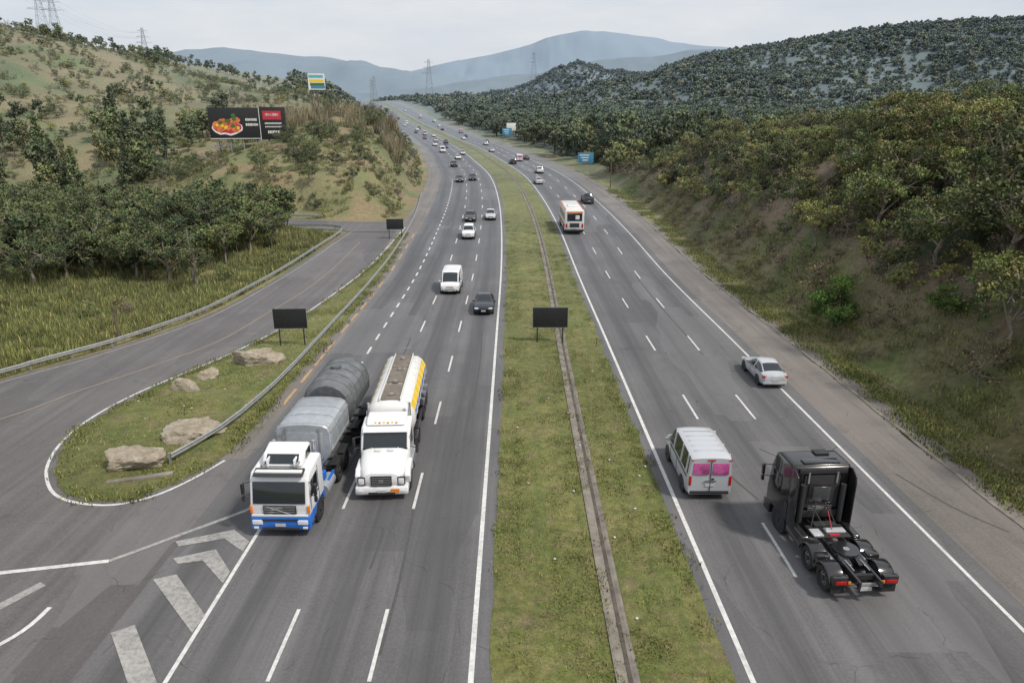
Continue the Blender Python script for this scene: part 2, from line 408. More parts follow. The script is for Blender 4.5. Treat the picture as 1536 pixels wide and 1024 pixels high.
grassc=cc(.12,.15,.042)*(1-g_)+cc(.225,.20,.085)*g_
forest=cc(.055,.070,.030)*(.7+.8*f2[...,None]); soil=cc(.20,.145,.10)*(.6+.8*f2[...,None])
wf=np.where(D>0, sst(29,34,D), sst(14,30,BL))
hillm=np.exp(-.5*(((X+38)/24)**2+((Y-160)/48)**2)); wf=np.where(D<0,wf*(1-sst(.25,.5,hillm)),wf)
field=(D<0)*(1-sst(62,80,Y)); wf=np.where(D<0,wf*(1-field),wf)
lefthill=(D<0)*sst(120,150,Y)*(1-sst(500,700,Y)); wf=wf*(1-.95*lefthill)
col=grassc*(1-wf[...,None])+forest*wf[...,None]
bk=((D>26)&(Y<190))*sst(.38,.54,f2)*(.45+.45*sst(28,33,D))
col=col*(1-bk[...,None])+soil*bk[...,None]
dry=(D<0)*np.clip(hillm*1.3+(field>0.5)*.35+lefthill*.6,0,1)*sst(.42,.58,fbm(X/5,Y/5,4,91))*.8
col=col*(1-dry[...,None])+cc(.27,.19,.10)*dry[...,None]
far=sst(900,1300,Y)[...,None]; rocky=sst(.58,.66,fbm(X/30,Y/30,5,66))[...,None]*sst(950,1150,Y)[...,None]*(1-sst(1400,1700,Y))[...,None]
n9=fbm(X/22,Y/22,4,15)[...,None]
col=col*(1-far)+cc(.050,.066,.034)*far*(.3+1.5*n9); col=col*(1-rocky*.45)+cc(.26,.23,.20)*rocky*.45
ca=np.ones((ny,nx,4),np.float32); ca[...,:3]=col
a=me.color_attributes.new('col','FLOAT_COLOR','POINT'); a.data.foreach_set('color',ca.ravel())
link(bpy.data.objects.new('ground_terrain',me))
# ------------------------------------------------------------------ roads
TS=np.concatenate([np.arange(-15,190,1.5),np.arange(190,400,3),np.arange(400,905,6)])
def strip(name,dl,dr,ts,zo,mat,parent=None,prof=None,nd=1):
    ds=np.linspace(0,1,nd+1); V=[];UV=[]
    for t in ts:
        l=dl(t) if callable(dl) else dl; r=dr(t) if callable(dr) else dr
        for q in ds:
            d=l+(r-l)*q; x,y=frame(t,d)
            V.append((float(x),float(y),float(Z_(y))+zo+(prof(q) if prof else 0))); UV.append((d,t))
    n=nd+1; F=[(i*n+j,i*n+j+1,(i+1)*n+j+1,(i+1)*n+j) for i in range(len(ts)-1) for j in range(nd)]
    me=mesh_np(name+'_mesh',V,F,[M[mat]],smooth=True)
    uv=me.uv_layers.new(name='UVMap'); li=np.array(F).ravel(); uv.data.foreach_set('uv',np.array(UV,np.float32)[li].ravel())
    return link(bpy.data.objects.new(name,me),parent)
def empty(name,loc=(0,0,0)):
    o=bpy.data.objects.new(name,None); o.location=loc; return link(o)
road=empty('motorway_road')
C_L=-9.45
strip('lanes_inbound',-12.4,.75,TS,0,'asL',road)
strip('shoulder_inbound',-14.6-1.0,-12.4,TS[TS>30],0,'asS',road)
strip('lanes_outbound',8.0,19.6,TS,0,'asR',road)
strip('shoulder_outbound',19.6,lambda t:23.1+.25*math.sin(t*.7)*math.sin(t*.23),TS,0,'asS',road)
def poly(name,pts,z,mat,parent=None,thick=0):
    bm=bmesh.new(); vs=[bm.verts.new((p[0],p[1],z)) for p in pts]; f=bm.faces.new(vs)
    bmesh.ops.recalc_face_normals(bm,faces=bm.faces); bm.normal_update()
    for f in bm.faces:
        if f.normal.z<0: f.normal_flip()
    bmesh.ops.triangulate(bm,faces=list(bm.faces))
    me=bpy.data.meshes.new(name+'_mesh'); bm.to_mesh(me); bm.free(); me.materials.append(M[mat])
    return link(bpy.data.objects.new(name,me),parent)
ramp=empty('slip_road')
def ramp_surface():
    V=[];UV=[];F=[];nq=16; yy=list(np.arange(-15,101.5,1.5))
    for y in yy:
        l=float(leftedge(np.array(y)))+.15; r=float(A_(y))-12.4 if y<32 else float(A_(y))-14.9
        for q in range(nq+1):
            x=l+(r-l)*q/nq; V.append((x,y,float(Z_(y))-.006)); UV.append((x,y))
    n=nq+1
    F=[(i*n+j,i*n+j+1,(i+1)*n+j+1,(i+1)*n+j) for i in range(len(yy)-1) for j in range(nq)]
    me=mesh_np('slip_surface_mesh',V,F,[M['asRamp']],smooth=True)
    uv=me.uv_layers.new(name='UVMap'); uv.data.foreach_set('uv',np.array(UV,np.float32)[np.array(F).ravel()].ravel())
    link(bpy.data.objects.new('slip_surface',me),ramp)
    V=[];UV=[];xs2=np.linspace(-16.6,-70,30)
    for x in xs2:
        c=106+max(-24-x,0)*.16
        y0,y1=(101.0,c+3.6) if x>-24.6 else (c-3.6,c+3.6)
        for q in range(5):
            y=y0+(y1-y0)*q/4; V.append((x,y,float(Z_(y))-.006)); UV.append((x,y))
    F=[(i*5+j,i*5+j+1,(i+1)*5+j+1,(i+1)*5+j) for i in range(len(xs2)-1) for j in range(4)]
    me=mesh_np('slip_branch_mesh',V,np.array(F)[:,::-1],[M['asRamp']],smooth=True)
    uv=me.uv_layers.new(name='UVMap'); uv.data.foreach_set('uv',np.array(UV,np.float32)[np.array(F)[:,::-1].ravel()].ravel())
    link(bpy.data.objects.new('slip_branch',me),ramp)
ramp_surface()
mk=empty('road_markings')
def line_d(name,d,w,ts,mat='pw'): strip(name,(lambda t:(d(t) if callable(d) else d)-w/2),(lambda t:(d(t) if callable(d) else d)+w/2),ts,.008,mat,mk)
line_d('edge_line_median_inbound',0.0,.18,TS)
line_d('edge_line_inbound_near',C_L,.15,np.arange(-15,27.5,1.5))
line_d('edge_line_median_outbound',8.75,.18,TS)
line_d('edge_line_outbound',18.72,.15,TS)
def dashes(name,d,starts,L,w=.13,mat='pw'):
    b=B()
    for s0 in starts:
        ww=w+max(0,s0-100)*.0007; LL=L
        q=[]
        for t in (s0,s0+LL/2,s0+LL):
            for dd in (d-ww/2,d+ww/2):
                x,y=frame(t,dd); q.append((float(x),float(y),float(Z_(y))+.008+max(0,t-150)*.0003))
        b.add(q,[(0,1,3,2),(2,3,5,4)],mat)
    b.obj(name,parent=mk)
st=[-2,7.5,16.9,26.8,35.8,44.4,53.8,63,73,83,93,103,113,124,135,146,157]+list(np.arange(168,800,12.))
dashes('lane_dashes_inner_inbound',-3.15,st,3.3); dashes('lane_dashes_outer_inbound',-6.3,st,3.3)
dashes('merge_dashes',C_L-.1,list(np.arange(38,170,3.4)),1.6,.17)
so=[-2,10,22.0,36.5,49.0,61.6,74,86.6,99,111,124,137,150]+list(np.arange(163,800,13.))
dashes('lane_dashes_inner_outbound',12.1,so,3.7); dashes('lane_dashes_outer_outbound',15.45,so,3.7)
dashes('kerb_yellow_dashes',-12.75,[38.6,42.3,45.6,48.6,53.5,57,61,65,70,78,84,90,97],2.6,.2,'py')
def pline(name,pts,w,mat,z=.008,parent=None):
    P=[Vector((p[0],p[1],0)) for p in pts]; V=[];n=len(P); Q=[]
    for i in range(n-1):
        p0=P[max(i-1,0)];p1=P[i];p2=P[i+1];p3=P[min(i+2,n-1)]
        for k in range(6):
            t=k/6; Q.append(.5*((2*p1)+(-p0+p2)*t+(2*p0-5*p1+4*p2-p3)*t*t+(-p0+3*p1-3*p2+p3)*t**3))
    Q.append(P[-1])
    for i,q in enumerate(Q):
        d=(Q[min(i+1,len(Q)-1)]-Q[max(i-1,0)]).normalized(); nn=Vector((-d.y,d.x,0))*w/2
        for s in (1,-1):
            p=q+nn*s; V.append((p.x,p.y,float(Z_(p.y))+z))
    F=[(2*i,2*i+1,2*i+3,2*i+2) for i in range(len(Q)-1)]
    me=mesh_np(name+'_mesh',V,F,[M[mat]])
    return link(bpy.data.objects.new(name,me),parent or mk),Q
island=[(-16.3,104.4),(-16.9,82.2),(-18.0,67.0),(-19.2,55.8),(-20.9,48.6),(-22.7,43.8),(-24.0,40.2),(-24.6,36.8),(-24.4,33.7),(-23.5,31.0),(-22.2,29.0),(-20.9,27.8),(-19.3,27.2),(-17.8,27.2),(-16.5,28.0),(-15.5,29.5),(-14.7,31.4)]
_,IQ=pline('island_edge_line',island,.15,'pw')
pline('gore_line_upper',[(-19.9,22.2),(-15.9,23.0)],.22,'pw')
pline('gore_line_taper',[(-15.9,23.0),(-13.7,25.0),(-11.6,27.0),(-11.0,28.6)],.2,'pwf',.009)
pline('entry_line',[(-18.5,16.5),(-16.8,18.8),(-16.5,20.3)],.18,'pw')
pline('slip_outer_line',[(-60,4),(-47,20.5),(-40,31.5),(-33.6,42.9),(-30.8,47.5),(-28.1,54),(-26.6,60),(-25.8,70),(-25.2,79),(-24.4,91),(-23.7,101)],.13,'pwf')
pline('slip_centre_line',[(-42,22),(-35,30),(-29.8,36.5),(-27.8,41),(-25.2,46.1),(-23.1,51.5),(-22.2,59.4),(-21.2,71.4),(-21.,94)],.18,'pyf')
pline('slip_centre_dash',[(-18.4,20.2),(-17.6,21.6)],.40,'pwf')
for i,q in enumerate([[(-13.6,19.0),(-13.0,19.4),(-10.85,16.7),(-11.6,16.5)],[(-13.6,21.85),(-12.85,22.15),(-10.8,19.9),(-10.85,19.0)],
        [(-13.45,23.15),(-12.0,23.75),(-10.85,22.3),(-10.85,21.6),(-12.2,23.0),(-13.1,22.8)],[(-13.9,24.3),(-11.8,25.15),(-10.85,24.3),(-10.85,23.6),(-11.95,24.5),(-13.6,23.95)]]):
    poly('gore_chevron_%d'%(i+1),q,.010,'pwf',mk)
sk=empty('tyre_marks')
for i,q in enumerate([[(-4.3,18),(-4.25,22),(-4.4,27)],[(-5.5,22.5),(-5.45,24.5),(-5.5,25.3)],[(10.0,33),(10.5,30.5),(11.3,27.6)],[(11.8,27.3),(12.6,24.3),(13.1,22.0)],[(-8.2,30),(-8.0,40),(-8.1,52)],[(18.9,30),(19.8,27),(21,25)],[(14.2,48),(14.0,60),(13.9,75)],[(-2.4,38),(-2.3,46),(-2.5,54)]]):
    pline('tyre_mark_%d'%(i+1),q,.11,'skid',.005,sk)
def grass_sheet(name,pts,h,mat):
    bm=bmesh.new(); vs=[bm.verts.new((p[0],p[1],0)) for p in pts]; bm.faces.new(vs); bmesh.ops.triangulate(bm,faces=list(bm.faces))
    for _ in range(3): bmesh.ops.subdivide_edges(bm,edges=[e for e in bm.edges if e.calc_length()>1.2],cuts=1,use_grid_fill=False); bmesh.ops.triangulate(bm,faces=list(bm.faces))
    for v in bm.verts:
        z=float(Z_(v.co.y))
        if v.is_boundary: v.co.z=z+.012
        else: v.co.z=z+.05+h*(.3+.9*float(vnoise(np.array(v.co.x/2.2),np.array(v.co.y/2.2),9)))
    for f in bm.faces:
        if f.normal.z<0: f.normal_flip()
        f.smooth=True
    me=bpy.data.meshes.new(name+'_mesh'); bm.to_mesh(me); bm.free(); me.materials.append(M[mat])
    return link(bpy.data.objects.new(name,me))
def jitter(P,a): return [(p.x+rng.normal(0,a),p.y+rng.normal(0,a)) for p in P]
inner=[]
for i,q in enumerate(IQ):
    d=(IQ[min(i+1,len(IQ)-1)]-IQ[max(i-1,0)]).normalized(); nn=Vector((-d.y,d.x,0))
    inner.append(q+nn*.38)
right=[Vector((x,y,0)) for x,y in [(-14.75,33),(-14.7,35),(-14.65,38),(-14.6,43),(-14.6,50),(-14.6,60),(-14.65,70),(-14.8,80),(-15.,90),(-15.4,100)]]
grass_sheet('island_grass',jitter(inner+right,.07),.16,'grass')
def edge_noise(seed,amp=.22): return lambda t: amp*(float(fbm(np.array(t*.8),np.array(seed*3.3),3,seed))-.5)*2
e1,e2=edge_noise(1),edge_noise(2)
DC=lambda t: 5.0+ .45*float(sst(30,90,np.array(t)))- .12*float(1-sst(15,40,np.array(t)))
TM=TS
strip('median_grass',lambda t:.62+e1(t),lambda t:DC(t)-.34,TM,.012,'grass',None,lambda q:.07*math.sin(q*math.pi)+.02*math.sin(q*17),8)
strip('median_grass',lambda t:DC(t)+.34,lambda t:8.2+e2(t),TM,.012,'grass',None,lambda q:.06*math.sin(q*math.pi)+.02*math.sin(q*13),8)
dr=empty('drain_channel')
strip('lip_left',lambda t:DC(t)-.37,lambda t:DC(t)-.27,TM,.05,'conc',dr)
strip('lip_right',lambda t:DC(t)+.27,lambda t:DC(t)+.37,TM,.05,'conc',dr)
strip('channel_bed',lambda t:DC(t)-.27,lambda t:DC(t)+.27,TM,.048,'conc',dr,lambda q:-.055*math.sin(q*math.pi),6)
strip('channel_silt',lambda t:DC(t)+.02,lambda t:DC(t)+.26,TM,.015,'concdk',dr)
strip('gravel_edge',23.0,24.9,TS,-.02,'asS',road,lambda q:-.03*q)
kb=empty('kerb_stone_edge')
strip('kerb_top',lambda t:23.0+.06*math.sin(t*1.3),lambda t:23.22+.06*math.sin(t*1.3),TS[TS<170],.05,'conc',kb)
strip('kerb_face',lambda t:22.98+.06*math.sin(t*1.3),lambda t:23.0+.06*math.sin(t*1.3),TS[TS<170],.0,'conc',kb,lambda q:.05*q)
strip('verge_grass',lambda t:24.1+.5*math.sin(t*.31)*math.sin(t*.13+1),26.9,TS[TS<300],.01,'grassdry',None,lambda q:-.05+.1*q,4)
def guardrail(name,pts,zoff=0.0,face=1):
    b=B(); P=[Vector((p[0],p[1],float(Z_(p[1]))+zoff)) for p in pts]; Q=[]
    n=len(P)
    for i in range(n-1):
        p0=P[max(i-1,0)];p1=P[i];p2=P[i+1];p3=P[min(i+2,n-1)]; k=max(2,int((p2-p1).length/2))
        for j in range(k):
            t=j/k; Q.append(.5*((2*p1)+(-p0+p2)*t+(2*p0-5*p1+4*p2-p3)*t*t+(-p0+3*p1-3*p2+p3)*t**3))
    Q.append(P[-1]); prof=[(0,.42),(.06,.47),(.06,.52),(0,.57),(.06,.62),(.06,.67),(0,.72),(-.012,.72),(.04,.66),(.04,.63),(-.02,.57),(.04,.51),(.04,.48),(-.012,.42)]
    R=[]
    for i,q in enumerate(Q):
        d=(Q[min(i+1,len(Q)-1)]-Q[max(i-1,0)]).normalized(); nn=Vector((d.y,-d.x,0)).normalized()*face
        R.append([q+nn*a+Vector((0,0,h)) for a,h in prof])
        if i%2==0: b.box(q-nn*.09+Vector((0,0,.36)),(.09,.09,.72),'steel')
    b.rings(R,'steel'); return b.obj(name)
guardrail('guardrail',[(-50,18),(-42.5,30),(-34.6,42.3),(-33.4,44.6),(-32.0,47.),(-30.5,49.6),(-28.9,53.8),(-27.5,59.4),(-26.7,69.3),(-26.1,78.7),(-25.3,90.8),(-24.8,99),(-26.5,102.6),(-34,103.4),(-45,105)])
guardrail('guardrail',[(-17.1,30.8),(-16.0,34.1),(-15.4,38.5),(-15.1,44),(-15.0,55),(-14.95,70),(-15.0,85),(-15.3,100),(-15.9,112),(-16.9,125),(-18.2,140)])
guardrail('guardrail',[(-31,112.2),(-38,112.8),(-50,114.5)],face=-1)
# ------------------------------------------------------------------ foliage templates
def quads(c,size,r):
    n=len(c); a=r.normal(size=(n,3)); a/=np.linalg.norm(a,axis=1)[:,None]
    t=r.normal(size=(n,3)); b=np.cross(a,t); b/=np.linalg.norm(b,axis=1)[:,None]; c2=np.cross(a,b)
    s=(size*r.uniform(.6,1.35,n))[:,None]; u=b*s*.5; v=c2*s*.36
    V=np.stack([c-u,c-v,c+u*1.1,c+v],1).reshape(-1,3); F=np.arange(n*4).reshape(-1,4); return V,F
def tubes(segs,seg=5):
    V=[];F=[]
    for p,q,r1,r2 in segs:
        p=Vector(p);q=Vector(q);d=q-p
        if d.length<1e-4: continue
        R=d.to_track_quat('Z','Y').to_matrix(); b=len(V)
        for h,rr in ((0,r1),(d.length,r2)):
            for i in range(seg): a=2*math.pi*i/seg; V.append(tuple(R@Vector((rr*math.cos(a),rr*math.sin(a),h))+p))
        for i in range(seg): F.append((b+i,b+(i+1)%seg,b+seg+(i+1)%seg,b+seg+i))
    return np.array(V),np.array(F)
def tree_mesh(name,seed,h,cr,ch,ncl,nlf,ls,leafm,trunk_r=.16,barkm='bark',clr=.75,conic=False,limbs=7,spread=.36):
    r=np.random.default_rng(seed); segs=[]
    base=h-ch
    top=Vector((r.normal(0,.04)*h,r.normal(0,.04)*h,base+ch*.55))
    pts=[Vector((0,0,-.3))]
    for i in range(1,5):
        f=i/4; pts.append(Vector((top.x*f+r.normal(0,.02)*h*(f<1),top.y*f+r.normal(0,.02)*h*(f<1),top.z*f)))
    for i in range(4): segs.append((pts[i],pts[i+1],trunk_r*(1-.2*i),trunk_r*(1-.2*(i+1))+.01))
    lobes=[]
    for i in range(limbs):
        az=2*math.pi*i/limbs+r.uniform(-.5,.5); f=r.uniform(.35,1.0); p0=Vector(pts[0]).lerp(top,max(f,.3))
        hh=base+ch*r.uniform(.15,.85); rad=cr*r.uniform(.45,.85)*(1 if not conic else 1-.75*(hh-base)/ch)
        e=Vector((math.cos(az)*rad,math.sin(az)*rad,hh)); m=p0.lerp(e,.5)+Vector((0,0,-.04*h if r.random()<.5 else .05*h))
        segs.append((p0,m,trunk_r*.5,trunk_r*.3)); segs.append((m,e,trunk_r*.3,trunk_r*.08))
        for j in range(2):
            e2=m.lerp(e,r.uniform(.2,.9))+Vector(r.normal(0,.16*cr,3)); segs.append((m.lerp(e,.3),e2,trunk_r*.18,trunk_r*.05)); lobes.append((e2,r.uniform(.5,.8)))
        lobes.append((e,r.uniform(.8,1.2)))
    lobes.append((Vector((top.x,top.y,base+ch*.85)),1.0))
    C=[];T=[]
    for i in range(ncl):
        if conic:
            f=r.random()**.8; rad=cr*(1-f)*r.uniform(.35,1.05)+.1; az=r.uniform(0,6.283); c=np.array([math.cos(az)*rad,math.sin(az)*rad,base+ch*f-rad*.25])
        else:
            e,s=lobes[r.integers(len(lobes))]; v=r.normal(size=3); v/=np.linalg.norm(v); c=np.array(e)+v*np.array([1,1,.65])*cr*spread*s*r.random()**.4
        rad=clr*r.uniform(.6,1.2); k=int(nlf*r.uniform(.6,1.3)); v=r.normal(size=(k,3)); v/=np.linalg.norm(v,axis=1)[:,None]
        P=c+v*rad*(r.random((k,1))**.45)*np.array([1,1,.7]); C.append(P)
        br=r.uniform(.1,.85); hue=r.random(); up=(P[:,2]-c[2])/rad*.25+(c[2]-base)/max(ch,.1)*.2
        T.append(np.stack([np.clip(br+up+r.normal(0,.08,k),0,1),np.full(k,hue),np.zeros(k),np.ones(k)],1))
    C=np.concatenate(C); T=np.concatenate(T); C[:,2]=np.maximum(C[:,2],.05)
    V,F=quads(C,ls,r); T=np.repeat(T,4,axis=0)
    TV,TF=tubes(segs); n=len(V)
    VV=np.concatenate([V,TV]); FF=np.concatenate([F,TF+n]); mi=np.concatenate([np.zeros(len(F)),np.ones(len(TF))])
    TT=np.concatenate([T,np.tile([.5,.5,0,1],(len(TV),1))])
    return mesh_np(name,VV,FF,[M[leafm],M[barkm]],mi,tint=TT)
def tuft_mesh(name,seed,n,rad,h,w,mat,lean=.35):
    r=np.random.default_rng(seed); V=[];T=[]
    for i in range(n):
        a=r.uniform(0,6.283); q=rad*math.sqrt(r.random()); x,y=q*math.cos(a),q*math.sin(a); az=r.uniform(0,6.283); hh=h*r.uniform(.45,1.15); ww=w*r.uniform(.7,1.3)
        dx,dy=math.cos(az),math.sin(az); lx,ly=r.normal(0,lean,2)*hh
        V+=[(x-dx*ww,y-dy*ww,-.02),(x+dx*ww,y+dy*ww,-.02),(x+dx*ww*.7+lx*.4,y+dy*ww*.7+ly*.4,hh*.6),(x-dx*ww*.7+lx*.4,y-dy*ww*.7+ly*.4,hh*.6),
            (x+lx,y+ly,hh)]
        t=r.random();hu=r.random(); T+=[[t*.5,hu,0,1]]*2+[[t,hu,0,1]]*2+[[min(1,t+.2),hu,0,1]]
    V=np.array(V); k=np.arange(n)*5
    F=np.concatenate([np.stack([k,k+1,k+2,k+3],1),np.stack([k+3,k+2,k+4,k+4],1)])
    me=bpy.data.meshes.new(name); fl=[tuple(f) for f in F[:n]]+[tuple(f[:3]) for f in F[n:]]
    me.from_pydata(V.tolist(),[],fl); me.materials.append(M[mat])
    at=me.color_attributes.new('tint','FLOAT_COLOR','POINT'); at.data.foreach_set('color',np.array(T,np.float32).ravel())
    return me
def scatter(name,me,x,y,z,sc,part='clump'):
    n=len(x)
    if n==0: return
    sc=sc[:n]
    yaw=rng.uniform(0,6.283,n); h=sc*.5*math.sqrt(2); V=np.zeros((n,4,3))
    for k in range(4):
        a=yaw+k*math.pi/2; V[:,k,0]=x+h*np.cos(a); V[:,k,1]=y+h*np.sin(a); V[:,k,2]=z
    m2=mesh_np(name+'_spots',V.reshape(-1,3),np.arange(n*4).reshape(-1,4),[])
    p=link(bpy.data.objects.new(name,m2)); p.instance_type='FACES'; p.use_instance_faces_scale=True; p.instance_faces_scale=1
    p.show_instancer_for_render=False; p.show_instancer_for_viewport=False
    c=link(bpy.data.objects.new(part,me),p); return p
def pick(n,x0,x1,y0,y1,cond):
    x=rng.uniform(x0,x1,n); y=rng.uniform(y0,y1,n); m=cond(x,y); return x[m],y[m]
def inview(x,y,mg=.12): return (np.abs(x)<(.80+mg)*np.maximum(y,0)+14)
T_f=[tree_mesh('forest_crown_a',11,9,3.2,6.0,40,22,.62,'leafdk',.2,clr=1.0),tree_mesh('forest_crown_b',12,11,2.9,8,40,22,.62,'leafdk',.2,clr=1.0),
     tree_mesh('forest_crown_c',13,7.5,3.4,5,40,20,.6,'leafol',.18,clr=1.0)]
T_far=[tree_mesh('far_crown_a',21,8,3.4,6.2,18,13,1.3,'leafdk',.25,clr=1.4),tree_mesh('far_crown_b',22,7,3.0,5.8,18,13,1.3,'leafol',.25,clr=1.4)]
T_s=[tree_mesh('scrub_a',31,2.1,1.3,1.9,22,26,.17,'leafol',.04,clr=.38),tree_mesh('scrub_b',32,2.4,1.2,2.1,20,26,.17,'leafdk',.04,clr=.38),
     tree_mesh('scrub_c',33,1.9,1.2,1.7,12,20,.14,'leafbrown',.05,'barkpale',clr=.42,limbs=10)]
T_con=tree_mesh('conifer',41,14,2.8,12.5,90,26,.5,'leafdk',.22,clr=.8,conic=True)
T_g=tuft_mesh('tuft_short',51,40,.55,.15,.016,'blade'); T_tall=tuft_mesh('tuft_tall',52,50,.7,.85,.028,'blade',.25)
T_cane=tuft_mesh('cane',53,60,1.2,5.5,.06,'leafdry',.2)
TN=[tree_mesh('tree_near_a',61,5.6,3.0,3.6,95,44,.18,'leafol',.15,'barkpale',clr=.5,limbs=11,spread=.30),tree_mesh('tree_near_b',62,6.2,2.7,3.8,80,40,.18,'leafdk',.15,'barkpale',clr=.5,limbs=10,spread=.30),
    tree_mesh('bush_near',63,3.6,2.4,3.3,110,60,.17,'leafbr',.08,clr=.6,limbs=10),tree_mesh('tree_near_c',64,5.0,3.2,3.2,60,34,.17,'leafol',.13,'barkpale',clr=.45,limbs=13,spread=.26),
    tree_mesh('tree_near_d',65,6.5,3.6,4.6,120,40,.19,'leafdk',.17,'barkpale',clr=.55,limbs=12,spread=.33)]
def sc_uni(n,a,b): return rng.uniform(a,b,n)
def forest_right(x,y): d=lat(x,y); return (d>31+3*np.sin(y*.1))&(y>135)&inview(x,y)&~((d<48)&(y<185)&(x>20)&(rng.random(len(x))<.6))
for i,(n,t) in enumerate(((2000,0),(1300,1),(2200,2))):
    x,y=pick(n*3,-260,520,135,560,forest_right); x,y=x[:n],y[:n]; scatter('forest',T_f[t],x,y,H(x,y)-.3,sc_uni(len(x),.45,1.35),'crowns')
def fl(x,y):
    hm=np.exp(-.5*(((x+39)/24)**2+((y-160)/48)**2)); bl=leftedge(y)-x
    w=fbm(x/16,y/16,3,99); valley=(y>74)&(y<125)&(bl>8)&(x<-33); band=(y>=125)&(y<185)&(x<-62)&(w>.49); up=(y>=185)&(w>.62)
    return (bl>7)&inview(x,y)&(hm<.42)&(valley|band|up)&(y>70)&~ramp_branch(x,y)&~ramp_branch(x,y+6)&~ramp_branch(x,y-6)&~((x>-100)&(x<-45)&(y>190)&(y<260))
for i,(n,t) in enumerate(((260,0),(200,1),(330,2))):
    x,y=pick(n*14,-330,-20,72,420,fl); x,y=x[:n],y[:n]; s=sc_uni(len(x),.4,.95)*np.where(y<125,.72,np.where(y>185,.62,1.0)); scatter('hillside_forest',T_f[t],x,y,H(x,y)-.2,s,'crowns')
def val(x,y): return (leftedge(y)-x>6)&(x<-31)&(y<104)&inview(x,y)&((y>78)|(x<-40))
x,y=pick(900,-95,-30,73,102,val); scatter('valley_trees',T_f[0],x[:100],y[:100],H(x[:100],y[:100])-.2,sc_uni(100,.35,.75),'crowns')
x,y=pick(900,-95,-30,73,102,val); scatter('valley_trees',TN[4],x[:80],y[:80],H(x[:80],y[:80])-.2,sc_uni(80,.5,1.3),'crowns')
x,y=pick(900,-62,-24,110,140,lambda x,y:(leftedge(y)-x>9)&~ramp_branch(x,y)&~ramp_branch(x,y-4)&((x<-58)|(x>-45))); scatter('hillside_bushes',TN[1],x[:26],y[:26],H(x[:26],y[:26])-.2,sc_uni(26,.4,.8),'crowns')
x,y=pick(1500,-150,-62,118,185,lambda x,y: inview(x,y)); scatter('conifer_grove',T_con,x[:16],y[:16],H(x[:16],y[:16])-.2,sc_uni(16,.45,.85),'crowns')
x,y=pick(6000,-150,300,170,420,lambda x,y: (lat(x,y)>50)&inview(x,y)); scatter('conifer_grove',T_con,x[:90],y[:90],H(x[:90],y[:90])-.2,sc_uni(90,.6,1.0),'crowns')
def fm(x,y): d=lat(x,y); return (np.abs(d-4)>34)&(np.abs(x/np.maximum(y,1))<.95)&((x>-.3*y))
for i,(n,t) in enumerate(((13000,0),(13000,1))):
    x,y=pick(n*2,-350,1050,480,1280,fm); x,y=x[:n],y[:n]; w=fbm(x/60,y/60,3,7); scatter('mountain_forest',T_far[t],x,y,H(x,y)-1,sc_uni(len(x),.4,1.2)*(.55+.8*w),'crowns')
def bk_(x,y): d=lat(x,y); return (d>28)&(d<85)&inview(x,y)
for n,t,lo in ((1250,0,30.0),(1150,1,30.5),(1500,2,28.3)):
    x,y=pick(n*3,20,95,12,190,lambda x,y:bk_(x,y)&(lat(x,y)>lo)&(fbm(x/3.5,y/3.5,3,61+t)>.44)); x,y=x[:n],y[:n]; scatter('bank_scrub',T_s[t],x,y,H(x,y)-.1,sc_uni(len(x),.35,1.35),'shrubs')
for t,n,a_,b_,lo in ((3,120,.5,1.2,35),(0,110,.5,1.25,36),(4,60,.5,1.1,34),(1,45,.5,1.0,33)):
    x,y=pick(4000,26,90,15,165,lambda x,y:(lat(x,y)>lo)&(lat(x,y)<75)&inview(x,y)&(fbm(x/10,y/10,3,31+t)>.45)); scatter('bank_trees',TN[t],x[:n],y[:n],H(x[:n],y[:n])-.2,sc_uni(len(x[:n]),a_,b_),'trees')
def hs(x,y): bl=leftedge(y)-x; return (bl>2.5)&(bl<190)&inview(x,y)&(y>40)&~ramp_branch(x,y)&((fbm(x/8,y/8,3,44)>.55)|(y>110)&(fbm(x/6,y/6,3,46)>.48))
for n,t in ((1000,0),(700,1),(800,2)):
    x,y=pick(n*9,-240,-15,40,300,hs); x,y=x[:n],y[:n]; scatter('hill_scrub',T_s[t],x,y,H(x,y)-.1,sc_uni(len(x),.35,1.3),'shrubs')
def med(x,y): d=lat(x,y); c=5.05+.45*sst(30,90,y); return (d>.75)&(d<8.1)&(np.abs(d-c)>.42)&(fbm(x/1.5,y/1.5,3,5)>.38)
x,y=pick(13000,-12,12,12,110,med); keep=rng.random(len(x))<np.clip(40/y,.15,1); x,y=x[keep],y[keep]
scatter('median_grass_tufts',T_g,x,y,Z_(y)+.04,sc_uni(len(x),.4,1.2),'blades')
ip=[Vector((p.x,p.y)) for p in inner+right]
def inpoly(x,y):
    P=np.array([(p.x,p.y) for p in ip]); r=np.zeros(len(x),bool); j=len(P)-1
    for i in range(len(P)):
        c=((P[i,1]>y)!=(P[j,1]>y))&(x<(P[j,0]-P[i,0])*(y-P[i,1])/(P[j,1]-P[i,1]+1e-9)+P[i,0]); r^=c; j=i
    return r
x,y=pick(6000,-25,-14,27,100,inpoly); k_=fbm(x/1.6,y/1.6,3,6)>.42; x,y=x[k_],y[k_]; scatter('island_grass_tufts',T_g,x,y,Z_(y)+.06,sc_uni(len(x),.6,1.7),'blades')
x,y=pick(13000,18,33,14,150,lambda x,y:(lat(x,y)>23.7)&(lat(x,y)<31.0)&(fbm(x/2,y/2,3,8)>.45)); scatter('verge_grass_tufts',T_g,x,y,np.maximum(H(x,y),Z_(y)),sc_uni(len(x),.5,2.0),'blades')
